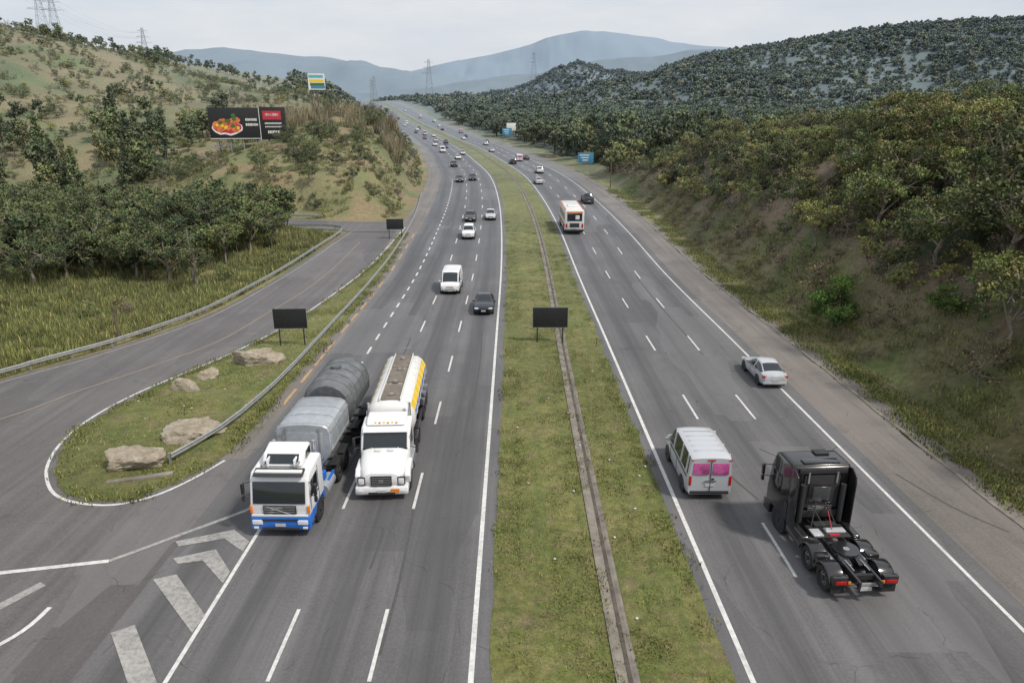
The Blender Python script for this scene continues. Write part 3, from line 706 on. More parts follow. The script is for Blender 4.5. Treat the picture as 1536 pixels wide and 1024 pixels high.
x,y=pick(2500,20,33,14,120,lambda x,y:(lat(x,y)>26.5)&(lat(x,y)<30.5)&(fbm(x/2,y/2,3,9)>.5)); scatter('verge_weeds',T_s[2],x[:200],y[:200],H(x[:200],y[:200]),sc_uni(len(x[:200]),.2,.5),'shrubs')
x,y=pick(11000,-75,-20,30,100,lambda x,y:(leftedge(y)-x>.8)&inview(x,y)); scatter('meadow_grass',T_tall,x,y,H(x,y)-.05,sc_uni(len(x),.35,1.1),'blades')
x,y=pick(7000,-75,-15,104,200,lambda x,y:(leftedge(y)-x>1.5)&inview(x,y)&~ramp_branch(x,y)&(fbm(x/5,y/5,3,12)>.45)); scatter('hill_grass',T_tall,x,y,H(x,y)-.05,sc_uni(len(x),.35,.9),'blades')
x,y=pick(1500,-56,-25,150,200,lambda x,y:(leftedge(y)-x>5)&(fbm(x/4,y/4,3,18)>.48)); scatter('cane_thicket',T_cane,x[:170],y[:170],H(x[:170],y[:170])-.1,sc_uni(len(x[:170]),.4,.9),'canes')
x,y=pick(900,-60,-30,155,215,lambda x,y:(leftedge(y)-x>5)); scatter('hilltop_trees',TN[1],x[:24],y[:24],H(x[:24],y[:24])-.1,sc_uni(24,.5,.9),'trees')
def place(name,me,x,y,s=1,rz=0,dz=-.1):
    o=bpy.data.objects.new(name,me); o.location=(x,y,Hs(x,y)+dz); o.scale=(s,s,s); o.rotation_euler=(0,0,rz); return link(o)
place('leafy_bush',TN[2],26.3,53,1.15); place('leafy_bush',TN[2],29.0,44,.6,1.1)
for i,(x,y,s) in enumerate([(29.3,38.5,1.05),(33,45,1.3),(31,33,1.2),(37,52,1.3),(29.3,66,.9),(32,60,1.0),(36,41,1.3),(31,76,.8),(40,62,1.2),(34,88,1.0),(32,98,.9),(35,72,1.0),(28.8,29,.8),(31.5,50,1.0),(41,48,1.4),(29.5,86,.7),(30.5,27,1.0)]):
    place('broadleaf_tree',TN[(0,4,3,1)[i%4]],x,y,s,i*1.7)
for i,(x,y,s) in enumerate([(-47,78,1.2),(-38,74,1.1),(-33.5,79,.9),(-54,76,1.3),(-42,84,1.3),(-31,88,.9),(-60,82,1.4),(-36,92,1.2),(-33,70,.8),(-50,70,1.0)]):
    place('broadleaf_tree',TN[(1,4)[i%2]],x,y,s,i*2.1)
place('conifer_tree',T_con,-92,138,.95); place('conifer_tree',T_con,-86,132,.7,1)
# ------------------------------------------------------------------ rocks
def boulder(x,y,w,h,seed,rz):
    bm=bmesh.new(); bmesh.ops.create_icosphere(bm,subdivisions=5,radius=1); r=np.random.default_rng(seed)
    pl=[(Vector(r.normal(size=3)).normalized(),r.uniform(.50,.82)) for _ in range(16)]
    for v in bm.verts:
        p=v.co.copy()
        for n,dd in pl:
            q=p.dot(n)
            if q>dd: p-=n*(q-dd)*.92
        p*=1+.22*mn.fractal(p*1.6+Vector((seed*7,0,0)),.8,2.0,5)
        v.co=Vector((p.x*w/2*1.25,p.y*w*.36*1.1,p.z*h*.72+h*.15))
    for f in bm.faces: f.smooth=True
    me=bpy.data.meshes.new('boulder_mesh'); bm.to_mesh(me); bm.free(); me.materials.append(M['rock']); me.set_sharp_from_angle(angle=math.radians(22))
    o=bpy.data.objects.new('boulder',me); o.location=(x,y,.05); o.rotation_euler=(0,0,rz); link(o)
boulder(-18.3,46.0,3.1,1.5,1,.35);boulder(-20.3,42.9,1.5,1.0,2,.5);boulder(-20.9,40.9,1.7,1.0,3,-.2);boulder(-17.6,33.8,3.2,1.4,4,.3);boulder(-18.9,30.7,3.0,1.25,5,.5)
b=B(); b.box((0,0,.1),(2.9,.3,.2),'conc',.04); b.obj('kerb_stone',(-17.9,29.3,0.03),.33)
b=B()
for k in range(46):
    if k<26: px,py=rng.uniform(1,8),rng.uniform(17,70); pz=.10
    else: px,py=rng.uniform(-24,-15.5),rng.uniform(29,60); pz=.22
    if k<26 or bool(inpoly(np.array([px]),np.array([py]))[0]): b.box((px-1.3 if k<26 else px,py,pz),(.11,.08,.03),'litter',rot=Matrix.Rotation(rng.uniform(0,3),3,'Z'))
b.obj('roadside_litter')
# ------------------------------------------------------------------ signs, posts, billboards, pylons
def panel_sign(x,y,w,h,z0,rz=0,mat='signblk',name='roadside_sign',post='steel'):
    b=B(); zt=z0+h
    for s in (-1,1): b.cyl((s*w*.36,.06,zt*.5-.1),.055,zt,post,'z',10)
    b.box((0,0,z0+h/2),(w,.05,h),mat,.01)
    for zz in (z0+h*.25,z0+h*.75): b.box((0,.045,zz),(w*.95,.04,.05),'steel')
    for s in (-1,1): b.box((s*(w/2-.015),-.03,z0+h/2),(.03,.02,h),'steel')
    b.box((0,-.03,z0+h-.015),(w,.02,.03),'steel'); b.box((0,-.03,z0+.015),(w,.02,.03),'steel')
    if mat=='signblk':
        for k in range(1,3): b.box((-w/2+w*k/3,-.027,z0+h/2),(.012,.006,h*.96),'dkgrey')
        b.box((0,-.027,z0+h/2),(w*.96,.006,.012),'dkgrey')
    if mat=='signblue':
        for k in range(3): b.box((-w*.08+.1*k,-.035,z0+h*(.75-.25*k)),(w*(.6-.12*k),.01,h*.09),'lettering')
    return b.obj(name,(x,y,max(Hs(x,y),float(Z_(y)))),rz)
panel_sign(-16.8,49.7,2.55,1.6,1.5,.05,post='dkgrey'); panel_sign(2.96,50.8,2.75,1.65,1.25,0,post='dkgrey'); panel_sign(-16.4,96,2.4,1.5,1.3,.1,post='dkgrey')
x,y=frame(np.array(184.),np.array(26.)); panel_sign(float(x),float(y),4.2,2.6,2.4,.1,'signblue')
x,y=frame(np.array(310.),np.array(25.)); panel_sign(float(x),float(y),4.2,3.,3.5,.2,'signblue')
x,y=frame(np.array(330.),np.array(31.)); panel_sign(float(x),float(y),4.5,3.5,4.5,.2,'lettering','advertising_sign')
b=B(); b.cyl((0,0,1.25),.11,2.7,'wood','z',10,.09); b.box((0,0,2.35),(.3,.1,.1),'wood'); b.obj('wooden_post',(-31.4,52,Hs(-31.4,52)))
b=B(); b.cyl((0,0,3),.12,6.2,'conc','z',10,.08); b.obj('utility_pole',(-34,71.4,Hs(-34,71.4)))
def lamp_post(x,y,h,rz,arm=2.2):
    b=B(); b.cyl((0,0,h/2),.13,h,'wood','z',10,.07); b.cyl((0,0,.15),.2,.3,'conc','z',10)
    p=Vector((0,0,h-.02))
    for i in range(5):
        q=Vector((-arm*(i+1)/5,0,h+.5*math.sin((i+1)/5*1.3))); b.tube(p,q,.05,'wood'); p=q
    b.box(p+Vector((-.3,0,0)),(.75,.26,.12),'dkgrey',.04); b.box(p+Vector((-.32,0,-.07)),(.5,.2,.03),'lamp')
    b.obj('street_lamp',(x,y,float(Z_(y))),rz)
lamp_post(21.6,153,8.2,.1)
def billboard(x,y,z0,w,h,rz):
    g=Hs(x,y)-.6; b=B(); zt=z0+h-g; zb=z0-g
    for k in range(6):
        px=-w/2+w*(k+.5)/6; b.cyl((px,.25,zt/2-.5),.1,zt+1,'steel','z',8); b.tube((px,2.6,-.3),(px,.3,zb+h*.5),.07,'wood')
    for zz in (zb+.3,zb+h/2,zb+h-.3): b.box((0,.14,zz),(w,.1,.12),'wood')
    b.tube((-w/2,.25,zb*.3),(w/2,.25,zb*.9),.06,'steel'); b.tube((-w/2,.25,zb*.55),(w/2,.25,zb*.55),.06,'steel')
    b.box((-w*.175,0,zb+h/2),(w*.65,.1,h),'signblk',.01); b.box((w*.326,0,zb+h/2),(w*.34,.1,h*1.05),'signblk',.01)
    b.box((-w*.175,-.02,zb+.08),(w*.65,.12,.12),'lettering'); b.box((w*.155,-.04,zb+h/2),(.1,.12,h*1.05),'lettering')
    f=-.07; r=random.Random(4)
    def disc(cx,cz,rx,rz_,k,off=0):
        vs=[(cx+rx*math.cos(a*math.pi/9),f-off,zb+cz+rz_*math.sin(a*math.pi/9)*(1+.12*math.sin(a*2.3))) for a in range(18)]; b.add(vs,[tuple(range(18))],k)
    disc(-w*.27,h*.36,w*.2,h*.24,'lettering'); disc(-w*.27,h*.38,w*.185,h*.2,'posterred',.004)
    for k in range(9): disc(-w*.27+r.uniform(-.14,.14)*w,h*(.45+r.uniform(-.14,.2)),w*r.uniform(.035,.07),h*r.uniform(.08,.14),'food',.008+.001*k)
    for k in range(6): disc(-w*.27+r.uniform(-.12,.12)*w,h*(.6+r.uniform(-.2,.22)),w*.03,h*.06,'foodgreen',.02+.001*k)
    for k in range(5): disc(-w*.27+r.uniform(-.14,.14)*w,h*(.42+r.uniform(-.1,.1)),w*.02,h*.05,'yellow',.027+.001*k)
    def txt(x0,x1,z,hh,k='lettering'):
        xx=x0
        while xx<x1:
            ww=r.uniform(.10,.2)*hh*3; ww=min(ww,x1-xx); b.box((xx+ww/2,f,zb+z),(ww*.7,.02,hh*r.uniform(.75,1)),k); xx+=ww
    txt(-w*.03,w*.12,h*.62,h*.09); txt(-w*.03,w*.13,h*.46,h*.09)
    b.box((w*.32,f,zb+h*.76),(w*.24,.02,h*.28),'posterred'); txt(w*.23,w*.41,h*.78,h*.10); txt(w*.22,w*.44,h*.5,h*.06); txt(w*.22,w*.44,h*.39,h*.045); txt(w*.25,w*.41,h*.22,h*.11)
    b.obj('billboard',(x,y,g),rz)
billboard(-51.6,140,13.2,14.3,5.8,.22)
def small_board(x,y,topz,w,h):
    g=Hs(x,y); b=B(); zb=topz-h-g
    for s in (-.35,0,.35): b.cyl((s*w,.2,(zb+h)/2),.15,zb+h,'wood','z',8)
    b.box((0,0,zb+h/2),(w,.1,h),'lettering')
    for k,(m_,z_) in enumerate((('postercyan',.82),('yellow',.55),('foodgreen',.33),('signblue',.15))): b.box((w*(.03*k-.03),-.07,zb+h*z_),(w*.85,.03,h*.17),m_)
    b.obj('billboard',(x,y,g),.25)
small_board(-67,250,32.0,5.6,5.2)
def pylon(x,y,topz,wk=1.0):
    g=Hs(x,y); h=max(topz-g,14); b=B(); w=h*.10; t=.10*wk
    def c(f,i): 
        r=w*(1-f)**1.2+h*.018; return Vector((r*(1 if i in(0,3) else -1),r*(1 if i<2 else -1),h*f))
    L=[0,.14,.27,.39,.5,.6,.69,.77,.85,.92,1]
    for a,c2 in zip(L[:-1],L[1:]):
        for i in range(4):
            b.tube(c(a,i),c(c2,i),t,'pylon',seg=4); b.tube(c(a,i),c(c2,(i+1)%4),t*.5,'pylon',seg=4); b.tube(c(a,(i+1)%4),c(c2,i),t*.5,'pylon',seg=4)
            b.tube(c(c2,i),c(c2,(i+1)%4),t*.4,'pylon',seg=4)
    for f,ww in ((.70,.16),(.82,.13),(.94,.10)):
        for s in (-1,1):
            e=Vector((s*h*ww,0,h*f)); 
            for i in range(4): b.tube(c(f-.015 if i%2 else f+.02,i),e,t*.5,'pylon',seg=4)
            b.tube(e,e-Vector((0,0,h*.04)),t*.4,'pylon',seg=4)
    b.obj('transmission_tower',(x,y,g),.3); return g+h*.9
t1=pylon(-283,450,93,.9); t2=pylon(-257,420,86,.9); t3=pylon(-298,600,88,1.1); t4=pylon(-134,1180,111,1.6); t5=pylon(45,1500,150,1.6); t6=pylon(-140,740,60,.8); t7=pylon(-152,790,60,.8)
b=B()
def wire(p,q,sag,r=.035):
    P=[Vector(p).lerp(Vector(q),i/12)-Vector((0,0,sag*4*(i/12)*(1-i/12))) for i in range(13)]
    for i in range(12): b.tube(P[i],P[i+1],r,'pylon',seg=3)
for o in (-6,0,6):
    for zz in (0,4): 
        wire((-283+o,450,t1-zz),(-298+o*.8,600,t3-zz),6); wire((-520+o,380,t1+50-zz),(-283+o,450,t1-zz),6)
b.obj('power_lines')
# ------------------------------------------------------------------ vehicles
def shell(b,st,paint):
    S2=[];n=len(st)
    for i in range(n-1):
        p0=st[max(i-1,0)];p1=st[i];p2=st[i+1];p3=st[min(i+2,n-1)]
        if i==0: p0=tuple(2*a-b_ for a,b_ in zip(p1[:6],p2[:6]))
        K=3 if abs(p1[0]-p2[0])>.3 else 2
        for k in range(K):
            t=k/K; q=[]
            for c in range(6):
                lin=p1[c]+(p2[c]-p1[c])*t; cr=.5*((2*p1[c])+(-p0[c]+p2[c])*t+(2*p0[c]-5*p1[c]+4*p2[c]-p3[c])*t*t+(-p0[c]+3*p1[c]-3*p2[c]+p3[c])*t**3)
                q.append(lin if c==0 else lin*.45+cr*.55)
            S2.append((*q,p1[6]))
    S2.append(st[-1]); R=[]
    for (y,zb,zl,zt,hb,ht,fl_) in S2:
        cab=min(max((zt-zl)/.3,0),1)
        half=[(0,zb),(hb*.88,zb),(hb*.97,zb+.12),(hb,(zb+zl)/2),(hb*.995,zl-.1),(hb*.96,zl),(ht*1.0+.0,(zt-.07)*cab+(zl+(zt-zl)*.6)*(1-cab)),(ht*.90,zt-.01),(ht*.5,zt+.02),(0,zt+.03)]
        R.append([(x,y,z) for x,z in half]+[(-x,y,z) for x,z in half[-2:0:-1]])
    def k(i,j):
        jj=j if j<9 else 17-j; f=S2[i][6]
        if f=='s' and jj in (7,8): return 'glass'
        if f=='s' and jj==5: return 'glass'
        if f=='c' and jj==5: return 'glass'
        if jj<=1: return 'dkgrey'
        return paint
    b.rings(R,k,capk=paint)
cache={}
def car_mesh(kind,paint):
    if (kind,paint) in cache: return cache[(kind,paint)]
    b=B(); wh=.32;
    if kind=='sedan':
        st=[(2.25,.38,.55,.57,.60,.50,'h'),(2.1,.22,.68,.72,.79,.68,'h'),(1.5,.2,.83,.88,.87,.74,'h'),(.85,.2,.9,.96,.89,.76,'s'),(.05,.2,.93,1.40,.89,.60,'c'),(-.5,.2,.95,1.44,.89,.60,'c'),(-1.05,.2,.97,1.38,.89,.59,'s'),(-1.78,.2,.98,1.07,.87,.68,'h'),(-2.15,.22,.95,1.03,.82,.66,'h'),(-2.27,.38,.80,.84,.68,.55,'h')]; ax=(1.38,-1.35)
    elif kind=='hatch':
        st=[(1.95,.38,.58,.60,.58,.48,'h'),(1.82,.22,.72,.76,.77,.66,'h'),(1.3,.2,.88,.93,.84,.72,'h'),(.85,.2,.93,1.0,.86,.74,'s'),(.1,.2,.95,1.44,.86,.6,'c'),(-.6,.2,.97,1.5,.86,.6,'c'),(-1.4,.2,1.0,1.42,.85,.59,'s'),(-1.85,.22,.98,1.06,.8,.66,'h'),(-1.92,.38,.8,.84,.70,.58,'h')]; ax=(1.2,-1.2)
    elif kind=='suv':
        st=[(2.2,.42,.7,.74,.66,.58,'h'),(2.08,.27,.86,.92,.84,.74,'h'),(1.4,.25,1.02,1.08,.9,.78,'h'),(1.0,.25,1.06,1.14,.92,.8,'s'),(.35,.25,1.08,1.62,.92,.68,'c'),(-.6,.25,1.1,1.68,.92,.68,'c'),(-1.9,.25,1.12,1.6,.9,.66,'s'),(-2.15,.3,1.1,1.2,.86,.74,'h'),(-2.22,.45,.95,1.0,.8,.7,'h')]; ax=(1.38,-1.38);wh=.37
    elif kind=='van':
        st=[(2.4,.42,.75,.78,.70,.58,'h'),(2.28,.26,.95,1.0,.90,.76,'h'),(1.75,.24,1.12,1.18,.97,.84,'s'),(.95,.24,1.18,1.98,1.0,.82,'c'),(.5,.24,1.2,2.1,1.0,.86,'c'),(-1.0,.24,1.2,2.14,1.0,.88,'c'),(-2.2,.24,1.2,2.12,1.0,.88,'h'),(-2.40,.30,1.2,2.04,.97,.85,'h')]; ax=(1.5,-1.45);wh=.34
    elif kind=='pickup':
        st=[(2.6,.45,.75,.8,.70,.62,'h'),(2.45,.32,.92,.98,.88,.78,'h'),(1.6,.3,1.08,1.14,.92,.8,'h'),(1.2,.3,1.1,1.18,.93,.8,'s'),(.55,.3,1.12,1.68,.93,.68,'c'),(-.5,.3,1.14,1.72,.93,.68,'s'),(-.85,.3,1.14,1.2,.92,.86,'h'),(-2.45,.32,1.12,1.16,.9,.86,'h'),(-2.58,.45,1.05,1.08,.86,.82,'h')]; ax=(1.6,-1.6);wh=.39
    shell(b,st,paint)
    yf,yr=st[0][0],st[-1][0]; W=max(s[4] for s in st)
    low=kind in('sedan','hatch')
    for s in (-1,1):
        for y in ax:
            b.cyl((s*(W-.10),y,wh+.02),wh+.07,.225,'dkgrey','x',22); b.wheel(s*(W-.095),y,wh,.21,s)
        b.box((s*(W+.07),.75 if kind!='van' else 1.35,1.0 if low else 1.2),(.2,.12,.14),paint,.04)
        zf=.64 if low else .83
        b.box((s*W*.70,yf-.13,zf),(.36,.2,.13),'lamp',.05)
        b.box((s*W*.78 if kind!='van' else s*.88,yr+(.10 if kind!='van' else .04),(st[-1][2]+.02) if kind!='van' else .98),(.30 if kind!='van' else .13,.16 if kind!='van' else .14,.15 if kind!='van' else .46),'red',.04)
        if low: b.box((s*(W*1.0),0,.88),(.012,1.9,.02),'dkgrey')
    for s in (-1,1):
        for yy in ((.1,-.95) if low else ()): b.box((s*W*1.0,yy,.58),(.01,.02,.5),'dkgrey')
    b.box((0,yf-.05,.42 if low else .55),(W*1.1,.1,.16),'dkgrey',.03)
    b.box((0,yf-.03,.60 if low else .78),(W*.8,.08,.1),'dkgrey',.03); b.box((0,yf+.01,.45),(.4,.02,.12),'plate')
    b.box((0,yr-.015,.62 if kind!='van' else .78),(.42,.03,.13),'plate'); b.box((0,yr+.06,.40),(W*1.75,.18,.18),'dkgrey' if kind in('van','suv') else paint,.06)
    if kind in ('sedan','hatch','suv'):
        for s in (-1,1):
            y0=st[5][0]; zb,zt=st[5][2],st[5][3]
            b.tube((s*st[5][4]*.965,y0,zb),(s*(st[5][5]+.012),y0,zt-.06),.035,paint)
    if kind=='van':
        for s in (-1,1):
            b.box((s*.43,-2.405,1.56),(.72,.04,.54),'pink',.05,rot=Matrix.Rotation(-.05,3,'X')); b.box((s*1.003,-.6,1.10),(.02,3.2,.05),'dkgrey'); b.box((s*.41,-2.425,1.30),(.50,.02,.03),'dkgrey')
            for yy in (.35,-1.0,-2.0): b.tube((s*.98,yy,1.2),(s*.875,yy,2.06),.06,paint)
            b.box((s*1.005,.85,.75),(.01,.025,.85),'dkgrey'); b.box((s*1.005,-.35,.75),(.01,.025,.85),'dkgrey')
            b.box((s*.84,-2.42,1.98),(.12,.02,.05),'red')
        b.box((0,-2.42,1.25),(.025,.03,1.5),'dkgrey'); b.box((0,-2.44,.98),(.5,.03,.06),'chrome')
        b.box((.1,-2.44,1.08),(.12,.03,.07),'dkgrey'); b.box((0,-2.42,1.98),(.34,.03,.05),'red')
        for k in range(5): b.box((0,.2-.5*k,2.162),(1.3,.05,.02),paint)
    if kind=='pickup': b.box((0,-1.68,1.19),(1.5,1.5,.06),'dkgrey',.02); b.box((0,-.92,1.2),(1.4,.1,.1),'chassis')
    cache[(kind,paint)]=b.mesh(kind+'_'+paint,32); return cache[(kind,paint)]
NM={'sedan':'sedan_car','hatch':'hatchback_car','suv':'suv_car','van':'van','pickup':'pickup_truck'}
def put(name,me,t,d,out,yaw=0.0,sc=1.0):
    x,y=frame(np.array(float(t)),np.array(float(d))); x=float(x);y=float(y); m=float(slope(np.array(float(t))))
    z=float(Z_(y))+.008; gz=float(Z_(y+1)-Z_(y-1))/2
    o=bpy.data.objects.new(name,me); rz=math.atan(-m)+(0 if out else math.pi)+yaw
    o.rotation_euler=(math.atan(gz)*(1 if out else -1),0,rz); o.location=(x,y,z); o.scale=(sc,sc,sc); return link(o)
def car(kind,paint,t,d,out,yaw=0,sc=1.0): return put(NM[kind],car_mesh(kind,paint),t,d,out,yaw,sc)
LI=(-1.6,-4.7,-7.8); LO=(10.4,13.8,17.1)
car('sedan','darkcar',61.0,-1.3,False); car('van','white',69.0,-5.0,False); car('suv','white',97.5,-4.7,False)
car('hatch','greycar',111,-4.9,False); car('hatch','silver',112.5,-1.7,False)
car('sedan','silver',43.4,18.25,True,.0,.98); car('van','silver',30.0,10.25,True,.0,1.03); car('pickup','greycar',130,16.6,True)
car('suv','white',183,13.4,True); car('sedan','silver',160,10.2,True)
for i,(t,l,k,p) in enumerate([(168,1,'hatch','darkcar'),(165,2,'sedan','greycar'),(205,2,'suv','darkcar'),(232,1,'sedan','white'),(250,0,'hatch','silver'),(262,2,'van','white'),(285,1,'sedan','bluecar'),(300,2,'sedan','white'),(315,0,'suv','darkcar'),(330,1,'sedan','silver'),(352,2,'hatch','redcar'),(370,0,'sedan','white'),(385,1,'van','silver'),(405,2,'sedan','darkcar'),(430,1,'suv','white'),(450,0,'sedan','greycar'),(480,2,'sedan','white'),(500,1,'van','white'),(530,0,'sedan','silver'),(560,1,'suv','darkcar'),(600,2,'sedan','white'),(640,1,'van','silver'),(690,0,'sedan','white')]):
    car(k,p,t,LI[l],False)
for i,(t,l,k,p) in enumerate([(212,0,'suv','darkcar'),(222,1,'van','white'),(228,2,'sedan','greycar'),(262,0,'sedan','silver'),(300,1,'suv','white'),(318,2,'sedan','darkcar'),(345,0,'sedan','white'),(362,1,'hatch','bluecar'),(400,2,'van','silver'),(430,0,'sedan','darkcar'),(470,1,'sedan','white'),(520,2,'suv','silver'),(570,1,'van','white'),(640,0,'sedan','white')]):
    car(k,p,t,LO[l],True)
# --- bus
b=B(); b.box((0,0,1.75),(2.45,8.6,2.6),'white',.18); b.box((0,0,3.05),(2.0,7.4,.16),'white2',.06); b.box((0,-1.2,3.18),(1.3,1.8,.2),'white',.06)
b.box((0,-4.3,2.2),(1.9,.06,.95),'glass',.04); b.box((0,4.3,2.0),(2.1,.06,1.4),'glass',.04); b.box((0,-4.31,2.82),(2.0,.05,.16),'orange')
for s in (-1,1):
    for k in range(6): b.box((s*1.225,3.2-1.25*k,2.15),(.03,1.1,.8),'glass',.01)
    b.box((s*1.226,0,1.1),(.03,8.2,.22),'posterred'); b.box((s*1.0,-4.32,1.15),(.2,.05,.5),'red',.02); b.box((s*1.12,0,3.06),(.10,8,.06),'food')
    for y in (2.7,-2.5): b.cyl((s*1.1,y,.52),.56,.27,'dkgrey','x'); b.wheel(s*1.1,y,.48,.26,s)
b.box((0,-4.33,1.2),(1.2,.04,.5),'dkgrey'); b.box((0,-4.36,.8),(.45,.03,.15),'plate'); b.box((0,-4.3,.55),(2.4,.16,.25),'dkgrey',.05)
b.box((.35,-4.35,2.2),(.5,.03,.5),'lettering'); put('bus',b.mesh('bus_mesh'),103.5,10.5,True,0,1.14)
# --- cab-over truck with two hopper bodies
def mirror(b,s,y,z,k='black'):
    b.tube((s*1.15,y-.1,z+.35),(s*1.45,y+.05,z+.35),.02,'dkgrey'); b.tube((s*1.15,y-.1,z-.2),(s*1.45,y+.05,z-.2),.02,'dkgrey')
    b.box((s*1.47,y+.05,z+.1),(.12,.16,.5),k,.04); b.box((s*1.47,y+.05,z-.32),(.12,.16,.24),k,.04)
b=B()
cab=[(0,.95),(.02,1.45),(-.20,2.45),(-.42,2.72),(-1.95,2.82),(-2.08,2.7),(-2.08,.95)]
b.prism(cab,-1.2,1.2,'white',.09)
b.prism([(.10,.34),(.13,.62),(.09,1.0),(-.45,1.0),(-.5,.34)],-1.22,1.22,'blue',.08)
b.prism([(-.48,.62),(-.48,1.02),(-2.05,1.02),(-2.05,.7),(-1.95,.7),(-1.75,.98),(-.95,.98),(-.72,.62)],-1.215,1.215,'blue',.01)
b.box((0,.10,.42),(1.5,.08,.12),'dkgrey',.02); b.box((0,.15,.60),(.42,.02,.13),'plate'); b.box((0,.135,.82),(1.5,.03,.08),'dkgrey')
b.box((0,.07,1.0),(2.3,.08,.10),'white',.03)
b.prism([(.035,1.50),(.05,1.52),(-.155,2.40),(-.175,2.39)],-1.06,1.06,'glass',.004)
b.box((0,.045,1.22),(1.35,.05,.42),'dkgrey',.05)
for k in range(4): b.box((0,.08,1.07+.10*k),(1.25,.03,.035),'chrome')
b.box((0,.10,1.36),(.3,.03,.1),'chrome',.02); b.tube((-.5,.09,1.05),(.5,.09,1.40),.018,'chrome')
for s in (-1,1):
    b.box((s*.92,.135,.72),(.42,.06,.2),'lamp',.04); b.box((s*1.0,.13,.47),(.2,.04,.1),'lamp',.02); b.box((s*1.16,.0,1.25),(.1,.12,.34),'orange',.03)
    b.prism([(-.3,1.62),(-.38,2.32),(-1.25,2.38),(-1.25,1.62)],s*1.202-.012,s*1.202+.012,'glass',.004)
    b.box((s*1.206,-1.35,1.8),(.012,.03,1.5),'dkgrey'); b.box((s*1.22,-1.2,1.5),(.03,.16,.04),'dkgrey'); b.box((s*1.16,-.3,.5),(.14,.45,.1),'dkgrey')
    mirror(b,s,-.15,2.0)
    b.tube((s*.5,.0,1.53),(s*.1,-.06,1.85),.012,'dkgrey')
    b.cyl((s*1.05,-1.32,.5),.56,.3,'dkgrey','x',24); b.wheel(s*1.07,-1.32,.5,.3,s)
b.box((0,-.35,2.78),(1.9,.28,.08),'white',.03); b.prism([(-.15,2.62),(-.05,2.70),(-.5,2.85),(-.55,2.75)],-1.0,1.0,'dkgrey',.02)
b.prism([(-.65,2.8),(-1.0,3.25),(-1.75,3.42),(-1.95,3.3),(-1.95,2.8)],-.86,.86,'white',.14)
b.prism([(-.70,2.92),(-.99,3.22),(-1.02,3.21),(-.73,2.91)],-.66,.66,'glass',.004)
for s in (-1,1):
    b.prism([(-1.1,2.95),(-1.2,3.25),(-1.7,3.30),(-1.75,2.95)],s*.87-.01,s*.87+.01,'glass',.003); b.box((s*.55,-.82,2.98),(.06,.5,.35),'white',.02)
    b.cyl((s*.7,-.55,2.98),.06,.35,'chrome','y',10)
for s in (-1,1):
    b.box((s*.42,-6.3,.92),(.09,8.8,.24),'blue',.01); b.cyl((s*1.0,-2.95,.72),.3,1.2,'silverbody','y',16); b.cyl((s*.85,-2.3,2.2),.08,2.0,'chrome','z',10)
b.box((.75,-2.6,1.5),(.5,.6,1.3),'dkgrey',.04); b.box((-.5,-2.6,1.6),(.7,.5,1.3),'white',.05); b.box((0,-2.9,1.2),(2.1,.3,.4),'blue',.03)
def hopper(y0,y1,zb,zt,k,kr,prof,ribs,bend=.06,fr=.04):
    R=[]
    for y,i in ((y0,fr),(y0-bend,0),(y1+bend,0),(y1,fr)):
        half=[(x*(1-i),zb+(z-zb)*(1-i*.5)) for x,z in prof]
        R.append([(x,y,z) for x,z in half]+[(-x,y,z) for x,z in half[-2:0:-1]])
    n=len(prof)
    b.rings(R,lambda i,j:(kr if (j if j<n-1 else 2*n-3-j)>=n-4 else k))
    for r_ in range(ribs):
        y=y0-bend-.05+(y1-y0+2*bend+.1)*r_/max(ribs-1,1)
        for s in (-1,1):
            for a,c in zip(prof[2:-1],prof[3:]): b.tube((s*(a[0]+.01),y,a[1]+.01),(s*(c[0]+.01 if c[0] else 0),y,c[1]+.012),.028,kr)
P1=[(0,1.15),(.55,1.15),(1.02,1.7),(1.22,2.1),(1.22,2.95),(1.14,3.2),(.9,3.33),(.4,3.38),(0,3.40)]
hopper(-3.5,-6.7,1.15,3.2,'silverbody','silverbody',P1,4)
b.box((0,-3.47,2.35),(1.8,.04,1.3),'silverbody',.02)
for s in (-1,1): b.box((s*1.235,-5.1,2.1),(.05,3.1,.08),'steel'); b.box((s*1.235,-5.1,2.98),(.05,3.1,.07),'steel')
for kx in (-.75,.75): b.box((kx,-3.44,2.3),(.06,.05,1.9),'steel')
for k in range(6): b.box((.95,-3.42,1.5+.3*k),(.3,.04,.03),'steel')
P2=[(0,1.2),(.5,1.2),(.98,1.65),(1.25,2.15),(1.27,2.75),(1.12,3.25),(.82,3.6),(.42,3.80),(0,3.88)]
hopper(-7.4,-11.6,1.2,3.35,'tarpside','tarp',P2,5,.35,.16)
for s in (-1,1): b.box((s*1.28,-9.5,2.65),(.04,3.5,.10),'tarpside'); b.tube((s*.3,-7.36,1.5),(s*.3,-7.5,3.5),.03,'steel')
for k in range(7): b.box((0,-7.34-.02*k,1.6+.28*k),(.6,.03,.03),'steel')
b.cyl((0,-9.5,3.93),.28,.12,'tarpside','z',18); b.tube((0,-6.6,.85),(0,-7.8,.85),.07,'chassis')
for y in (-4.6,-5.8,-8.6,-10.2,-11.0):
    for s in (-1,1): b.wheel(s*1.04,y,.5,.34,s); b.box((s*1.04,y,1.06),(.4,1.0,.03),'dkgrey')
    b.cyl((0,y,.5),.08,2.0,'chassis','x',10)
for s in (-1,1): b.box((s*.42,-9.6,.95),(.09,4.0,.22),'chassis'); b.box((s*1.15,-3.3,.85),(.1,.9,.35),'blue',.02); b.box((s*.95,-11.7,.75),(.3,.05,.15),'red')
b.box((0,-11.68,.7),(2.2,.1,.14),'dkgrey')
put('hopper_truck',b.mesh('hopper_truck_mesh'),24.7,-8.3,False,-.015,1.02)
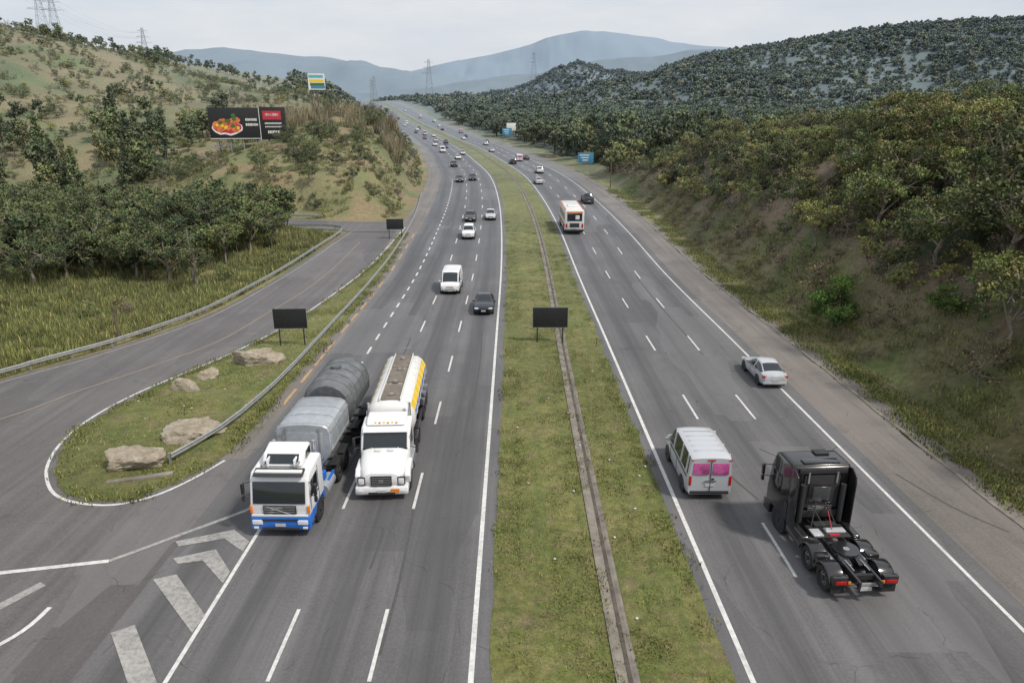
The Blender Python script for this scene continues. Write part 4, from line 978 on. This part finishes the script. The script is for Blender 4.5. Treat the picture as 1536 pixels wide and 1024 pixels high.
# --- bonneted tanker truck
b=B()
def sect(y,w,zb,zt,rr,k=10):
    pts=[]
    for i in range(28):
        a=2*math.pi*i/28+math.pi/28; c_,s_=math.cos(a),math.sin(a); e=2/rr
        pts.append((w*math.copysign(abs(c_)**e,c_),y,(zb+zt)/2+(zt-zb)/2*math.copysign(abs(s_)**e,s_)))
    return pts
b.rings([sect(.10,.62,.82,1.15,2.6),sect(.04,.86,.66,1.36,2.8),sect(-.35,1.03,.58,1.56,3.0),sect(-1.0,1.12,.6,1.72,3.6),sect(-1.75,1.15,.6,1.86,4.5)],'white')
b.prism([(.14,.30),(.18,.5),(.12,.72),(-.5,.72),(-.5,.34)],-1.2,1.2,'white',.09); b.box((0,.16,.40),(1.2,.06,.14),'dkgrey',.02)
b.box((0,.11,1.0),(.95,.06,.5),'dkgrey',.08)
for k in range(5): b.box((0,.15,.83+.085*k),(.86,.03,.03),'chrome')
b.box((0,.16,1.02),(.22,.03,.16),'chrome',.03); b.box((-.0,.19,.52),(.4,.02,.12),'plate'); b.box((-.62,.195,.55),(.38,.02,.17),'orange')
for s in (-1,1):
    b.tube((s*.42,.02,1.36),(s*.62,-1.6,1.84),.02,'white'); b.box((s*.3,-1.35,1.83),(.3,.2,.05),'white',.02)
    b.box((s*.90,.06,.98),(.28,.14,.32),'lamp',.08); b.box((s*.90,.04,.98),(.36,.12,.40),'dkgrey',.09)
    b.box((s*.95,.15,.52),(.2,.06,.1),'lamp',.02); b.prism([(-.26,.7),(-.14,1.1),(-.45,1.36),(-1.4,1.40),(-1.62,1.1),(-1.65,.7),(-1.5,.7),(-1.4,1.0),(-.75,1.0),(-.6,.7)],s*1.12-.16,s*1.12+.11,'white',.07)
    b.cyl((s*1.06,-1.07,.5),.55,.28,'dkgrey','x',24); b.wheel(s*1.08,-1.07,.5,.3,s)
    b.prism([(-1.75,1.72),(-2.0,2.35),(-2.75,2.4),(-2.75,1.72)],s*1.172-.012,s*1.172+.012,'glass',.004); b.box((s*1.176,-2.8,1.6),(.012,.03,1.4),'dkgrey'); mirror(b,s,-1.75,1.95,'dkgrey')
    b.cyl((s*1.0,-2.9,.62),.32,1.6,'chrome','y',18); b.box((s*1.0,-2.2,.6),(.5,.5,.08),'dkgrey')
b.prism([(-1.55,1.0),(-1.58,1.75),(-1.98,2.45),(-2.2,2.62),(-3.3,2.72),(-3.4,2.6),(-3.4,.9)],-1.17,1.17,'white',.12)
b.prism([(-1.575,1.80),(-1.56,1.82),(-1.93,2.43),(-1.95,2.41)],-1.02,1.02,'glass',.003)
b.box((0,-1.66,1.77),(2.1,.2,.05),'dkgrey',.01); b.prism([(-1.9,2.45),(-1.8,2.52),(-2.15,2.66),(-2.2,2.6)],-1.05,1.05,'white',.02)
b.prism([(-2.2,2.68),(-2.6,2.88),(-3.3,2.95),(-3.35,2.7)],-.95,.95,'white',.09)
for i,kx in enumerate((-.5,-.3,-.1,.1,.3,.5)): b.box((kx,-2.32-.04*(i%2),2.785),(.11,.08,.04),'yellow' if i%2 else 'orange',.02)
for s in (-1,1): b.tube((s*.35,-1.74,1.86),(s*.05,-1.9,2.2),.012,'dkgrey'); b.cyl((s*1.0,-3.52,2.1),.07,2.4,'chrome','z',10)
for s in (-1,1): b.box((s*.42,-7.4,.98),(.09,7.6,.24),'chassis')
R=[]
for y,sc_ in ((-3.66,.66),(-3.74,.84),(-3.88,.95),(-4.05,1.0),(-11.0,1.0),(-11.15,.95),(-11.28,.84),(-11.34,.66)):
    zc=2.22; P=[(.0,-.98),(.62,-.95),(1.05,-.62),(1.22,-.12),(1.2,.35),(1.0,.72),(.72,.92),(0,.96)]
    P=[(x*sc_,z*sc_) for x,z in P]; R.append([(x,y,zc+z) for x,z in P]+[(-x,y,zc+z) for x,z in P[-2:0:-1]])
b.rings(R,'white2')
for k in range(8):
    y=-4.1-.98*k; P=[(.63,-.96),(1.065,-.63),(1.235,-.12),(1.215,.35),(1.01,.73),(.73,.935)]
    for s in (-1,1):
        for a,c in zip(P[:-1],P[1:]): b.tube((s*a[0],y,2.22+a[1]),(s*c[0],y,2.22+c[1]),.02,'white2')
for s in (-1,1):
    b.add([(s*1.228,-4.1,2.26),(s*1.228,-11,2.26),(s*1.218,-11,2.56),(s*1.218,-4.1,2.56)],[(0,1,2,3)],'blue')
    b.add([(s*1.142,-4.1,1.80),(s*1.142,-11,1.80),(s*1.236,-11,2.07),(s*1.236,-4.1,2.07)],[(0,1,2,3)],'blue')
    b.add([(s*1.205,-4.1,2.60),(s*1.205,-11,2.60),(s*1.025,-11,2.93),(s*1.025,-4.1,2.93)],[(0,1,2,3)],'yellow')
for k in range(3): b.box((0,-5.2-2.35*k,3.215),(.95,2.1,.05),'walk',.01)
for s in (-1,1): b.box((s*.52,-7.5,3.26),(.05,7.0,.14),'white2',.01)
for k in range(4): b.cyl((0,-4.7-1.85*k,3.26),.20,.06,'walk','z',16); b.cyl((0,-4.7-1.85*k,3.30),.11,.04,'steel','z',12)
for s in (-1,1): b.tube((s*.4,-11.2,3.2),(s*.4,-11.2,3.6),.02,'steel')
b.tube((-.4,-11.2,3.6),(.4,-11.2,3.6),.02,'steel')
for y in (-4.6,-5.85,-8.9,-10.05,-11.1):
    for s in (-1,1): b.wheel(s*1.04,y,.5,.36,s); b.box((s*1.05,y,1.08),(.42,1.1,.04),'black',.01)
    b.cyl((0,y,.5),.08,2,'chassis','x',10)
for s in (-1,1): b.box((s*1.12,-7.3,.75),(.08,1.9,.45),'dkgrey',.02)
b.box((0,-11.5,.65),(2.3,.12,.16),'dkgrey',.02); b.box((.9,-11.56,.85),(.3,.04,.15),'red'); b.box((-.9,-11.56,.85),(.3,.04,.15),'red')
put('tanker_truck',b.mesh('tanker_truck_mesh'),27.6,-4.66,False,.045)
# --- black tractor unit seen from behind
b=B()
b.prism([(0,.75),(.02,1.5),(-.2,2.6),(-.5,3.3),(-.9,3.5),(-2.1,3.5),(-2.2,3.4),(-2.2,.8)],-1.2,1.2,'black',.14)
b.prism([(.1,.3),(.1,.8),(-.5,.8),(-.5,.3)],-1.22,1.22,'black',.05); b.prism([(.03,1.6),(.05,1.6),(-.17,2.55),(-.19,2.55)],-1.1,1.1,'glass',.004)
b.box((0,-2.24,2.35),(1.5,.08,1.5),'dkgrey',.05); b.box((0,-2.29,2.3),(1.1,.08,.9),'black',.06); b.box((.0,-2.34,2.3),(.75,.05,.6),'greycar',.05)
b.box((0,-2.27,3.28),(2.0,.08,.22),'dkgrey',.04); b.box((0,-2.3,1.35),(1.8,.14,.3),'chassis',.03)
for kx in (-.85,.85): b.cyl((kx,-2.42,1.9),.11,1.7,'dkgrey','z',14); b.box((kx*.7,-2.3,3.0),(.06,.06,.5),'steel')
for k in range(3): b.box((0,-2.35,1.55+.09*k),(1.0,.03,.03),'chrome')
for s in (-1,1):
    b.prism([(-2.1,1.0),(-2.1,3.35),(-2.3,3.4),(-2.62,3.2),(-2.7,2.9),(-2.7,1.0)],s*1.2-.03,s*1.2+.03,'black',.02)
    b.prism([(-.35,1.75),(-.45,2.5),(-1.3,2.6),(-1.3,1.75)],s*1.205-.012,s*1.205+.012,'glass',.004)
    mirror(b,s,-.1,2.15); b.tube((s*1.1,-.4,3.0),(s*1.75,.0,3.2),.012,'dkgrey')
    b.cyl((s*1.05,-1.35,.5),.58,.28,'dkgrey','x',24); b.wheel(s*1.06,-1.35,.5,.3,s)
    b.prism([(-2.1,.45),(-2.1,1.05),(-3.5,1.05),(-3.55,.95),(-3.55,.45)],s*1.15-.25 if s>0 else s*1.15-.05,s*1.15+.05 if s>0 else s*1.15+.25,'black',.06)
    b.box((s*.4,-4.3,.92),(.09,4.2,.26),'black',.01); b.box((s*1.222,-1.9,1.3),(.02,.3,.8),'dkgrey')
    for y in (-4.05,-5.3):
        b.wheel(s*.98,y,.48,.46,s)
        n=14; R=[]
        for i in range(n+1):
            a=math.radians(4+172*i/n); rr=.60
            c1=Vector((0,y+rr*math.cos(a),.48+rr*math.sin(a))); c2=Vector((0,y+(rr+.035)*math.cos(a),.48+(rr+.035)*math.sin(a)))
            R.append([(s*.70,c1.y,c1.z),(s*1.24,c1.y,c1.z),(s*1.26,c1.y,c1.z-.04),(s*1.26,c2.y,c2.z-.02),(s*1.2,c2.y,c2.z+.02),(s*.70,c2.y,c2.z+.02)])
        b.rings(R,'black')
    b.box((s*.97,-4.68,.92),(.5,.34,.34),'black',.06)
    b.box((s*.95,-6.0,.86),(.56,.2,.34),'black',.05)
    b.box((s*.95,-6.12,.84),(.42,.04,.13),'red',.01); b.box((s*.64,-6.12,.84),(.1,.04,.1),'orange'); b.box((s*.98,-5.98,.5),(.5,.03,.4),'rubber')
    b.tube((s*.55,-2.9,1.05),(s*.2,-2.4,1.9),.025,'dkgrey'); b.tube((s*.1,-3.4,1.1),(s*.3,-2.4,1.7),.016,'posterred' if s>0 else 'dkgrey')
b.box((0,-3.2,1.07),(1.5,.9,.05),'chassis',.01); b.box((.25,-3.25,1.14),(.8,.30,.08),'silver',.02); b.box((-.55,-3.35,1.12),(.4,.5,.06),'silver',.01); b.box((0,-2.85,1.16),(.9,.3,.16),'dkgrey',.03)
b.box((.1,-3.55,1.12),(.4,.08,.06),'posterred')
for y in (-3.9,-4.9,-5.9): b.box((0,y,.92),(.8,.12,.2),'chassis')
b.cyl((0,-4.55,1.15),.50,.10,'black','z',28); b.box((0,-4.55,1.05),(1.0,.5,.12),'chassis',.02); b.prism([(-4.65,1.12),(-4.65,1.19),(-5.35,1.02),(-5.35,.97)],-.46,-.12,'black',.01); b.prism([(-4.65,1.12),(-4.65,1.19),(-5.35,1.02),(-5.35,.97)],.12,.46,'black',.01)
b.cyl((0,-4.6,1.21),.12,.03,'steel','z',12); b.box((0,-6.1,.72),(1.2,.08,.14),'steel',.02); b.box((0,-6.16,.58),(.42,.03,.14),'plate')
for s in (-1,1): b.box((s*.3,-5.1,1.07),(.04,1.3,.03),'steel'); b.cyl((s*.6,-4.67,.8),.14,.5,'silverbody','y',12)
for s in (-1,1): b.cyl((s*.3,-4.05,.5),.15,.3,'chassis','x',10)
for y in (-1.35,-4.05,-5.3): b.cyl((0,y,.5),.08,1.9,'chassis','x',10)
b.box((0,-1.9,3.54),(1.5,.4,.07),'black',.03); b.box((.4,-1.1,3.54),(.6,.4,.06),'dkgrey',.02)
put('tractor_unit_truck',b.mesh('tractor_unit_mesh'),26.6,13.6,True,.06,.98)
# ------------------------------------------------------------------ light, sky, camera
sd=Vector((.66,-.38,1.0)).normalized()
su=bpy.data.lights.new('sun','SUN'); su.energy=3.1; su.angle=math.radians(6); su.color=(1,.93,.83)
so_=bpy.data.objects.new('sun',su); so_.rotation_euler=sd.to_track_quat('Z','Y').to_euler(); link(so_)
w=bpy.data.worlds.new('World'); S.world=w; w.use_nodes=True; nt=w.node_tree; nt.nodes.clear()
out=nt.nodes.new('ShaderNodeOutputWorld'); bg=nt.nodes.new('ShaderNodeBackground'); sky=nt.nodes.new('ShaderNodeTexSky')
sky.sky_type='NISHITA'; sky.sun_disc=False; sky.sun_elevation=math.asin(sd.z); sky.sun_rotation=math.atan2(sd.x,sd.y); sky.dust_density=3; sky.air_density=1.2
tc=N(nt,'TexCoord'); mp=N(nt,'Mapping'); mp.inputs['Scale'].default_value=(1,1,4.5); nt.links.new(tc.outputs['Generated'],mp.inputs[0])
cn=noise(nt,mp.outputs[0],2.2,7,.62)
cloud=mixc(nt,rng_map(nt,cn,.35,.68),(6.1,6.6,7.35),(7.9,8.0,8.2))
c=mixc(nt,.88,sky.outputs[0],cloud)
nt.links.new(c,bg.inputs[0]); bg.inputs[1].default_value=.108; nt.links.new(bg.outputs[0],out.inputs[0])
cd=bpy.data.cameras.new('camera'); cd.lens=24; cd.sensor_width=36; cd.clip_end=20000; cd.clip_start=.1
co=bpy.data.objects.new('camera',cd); co.location=(0,0,16.5); co.rotation_euler=(math.radians(90)-math.atan(330/1024),0,0); link(co); S.camera=co
S.view_settings.view_transform='Standard'; S.view_settings.look='None'; S.view_settings.exposure=0
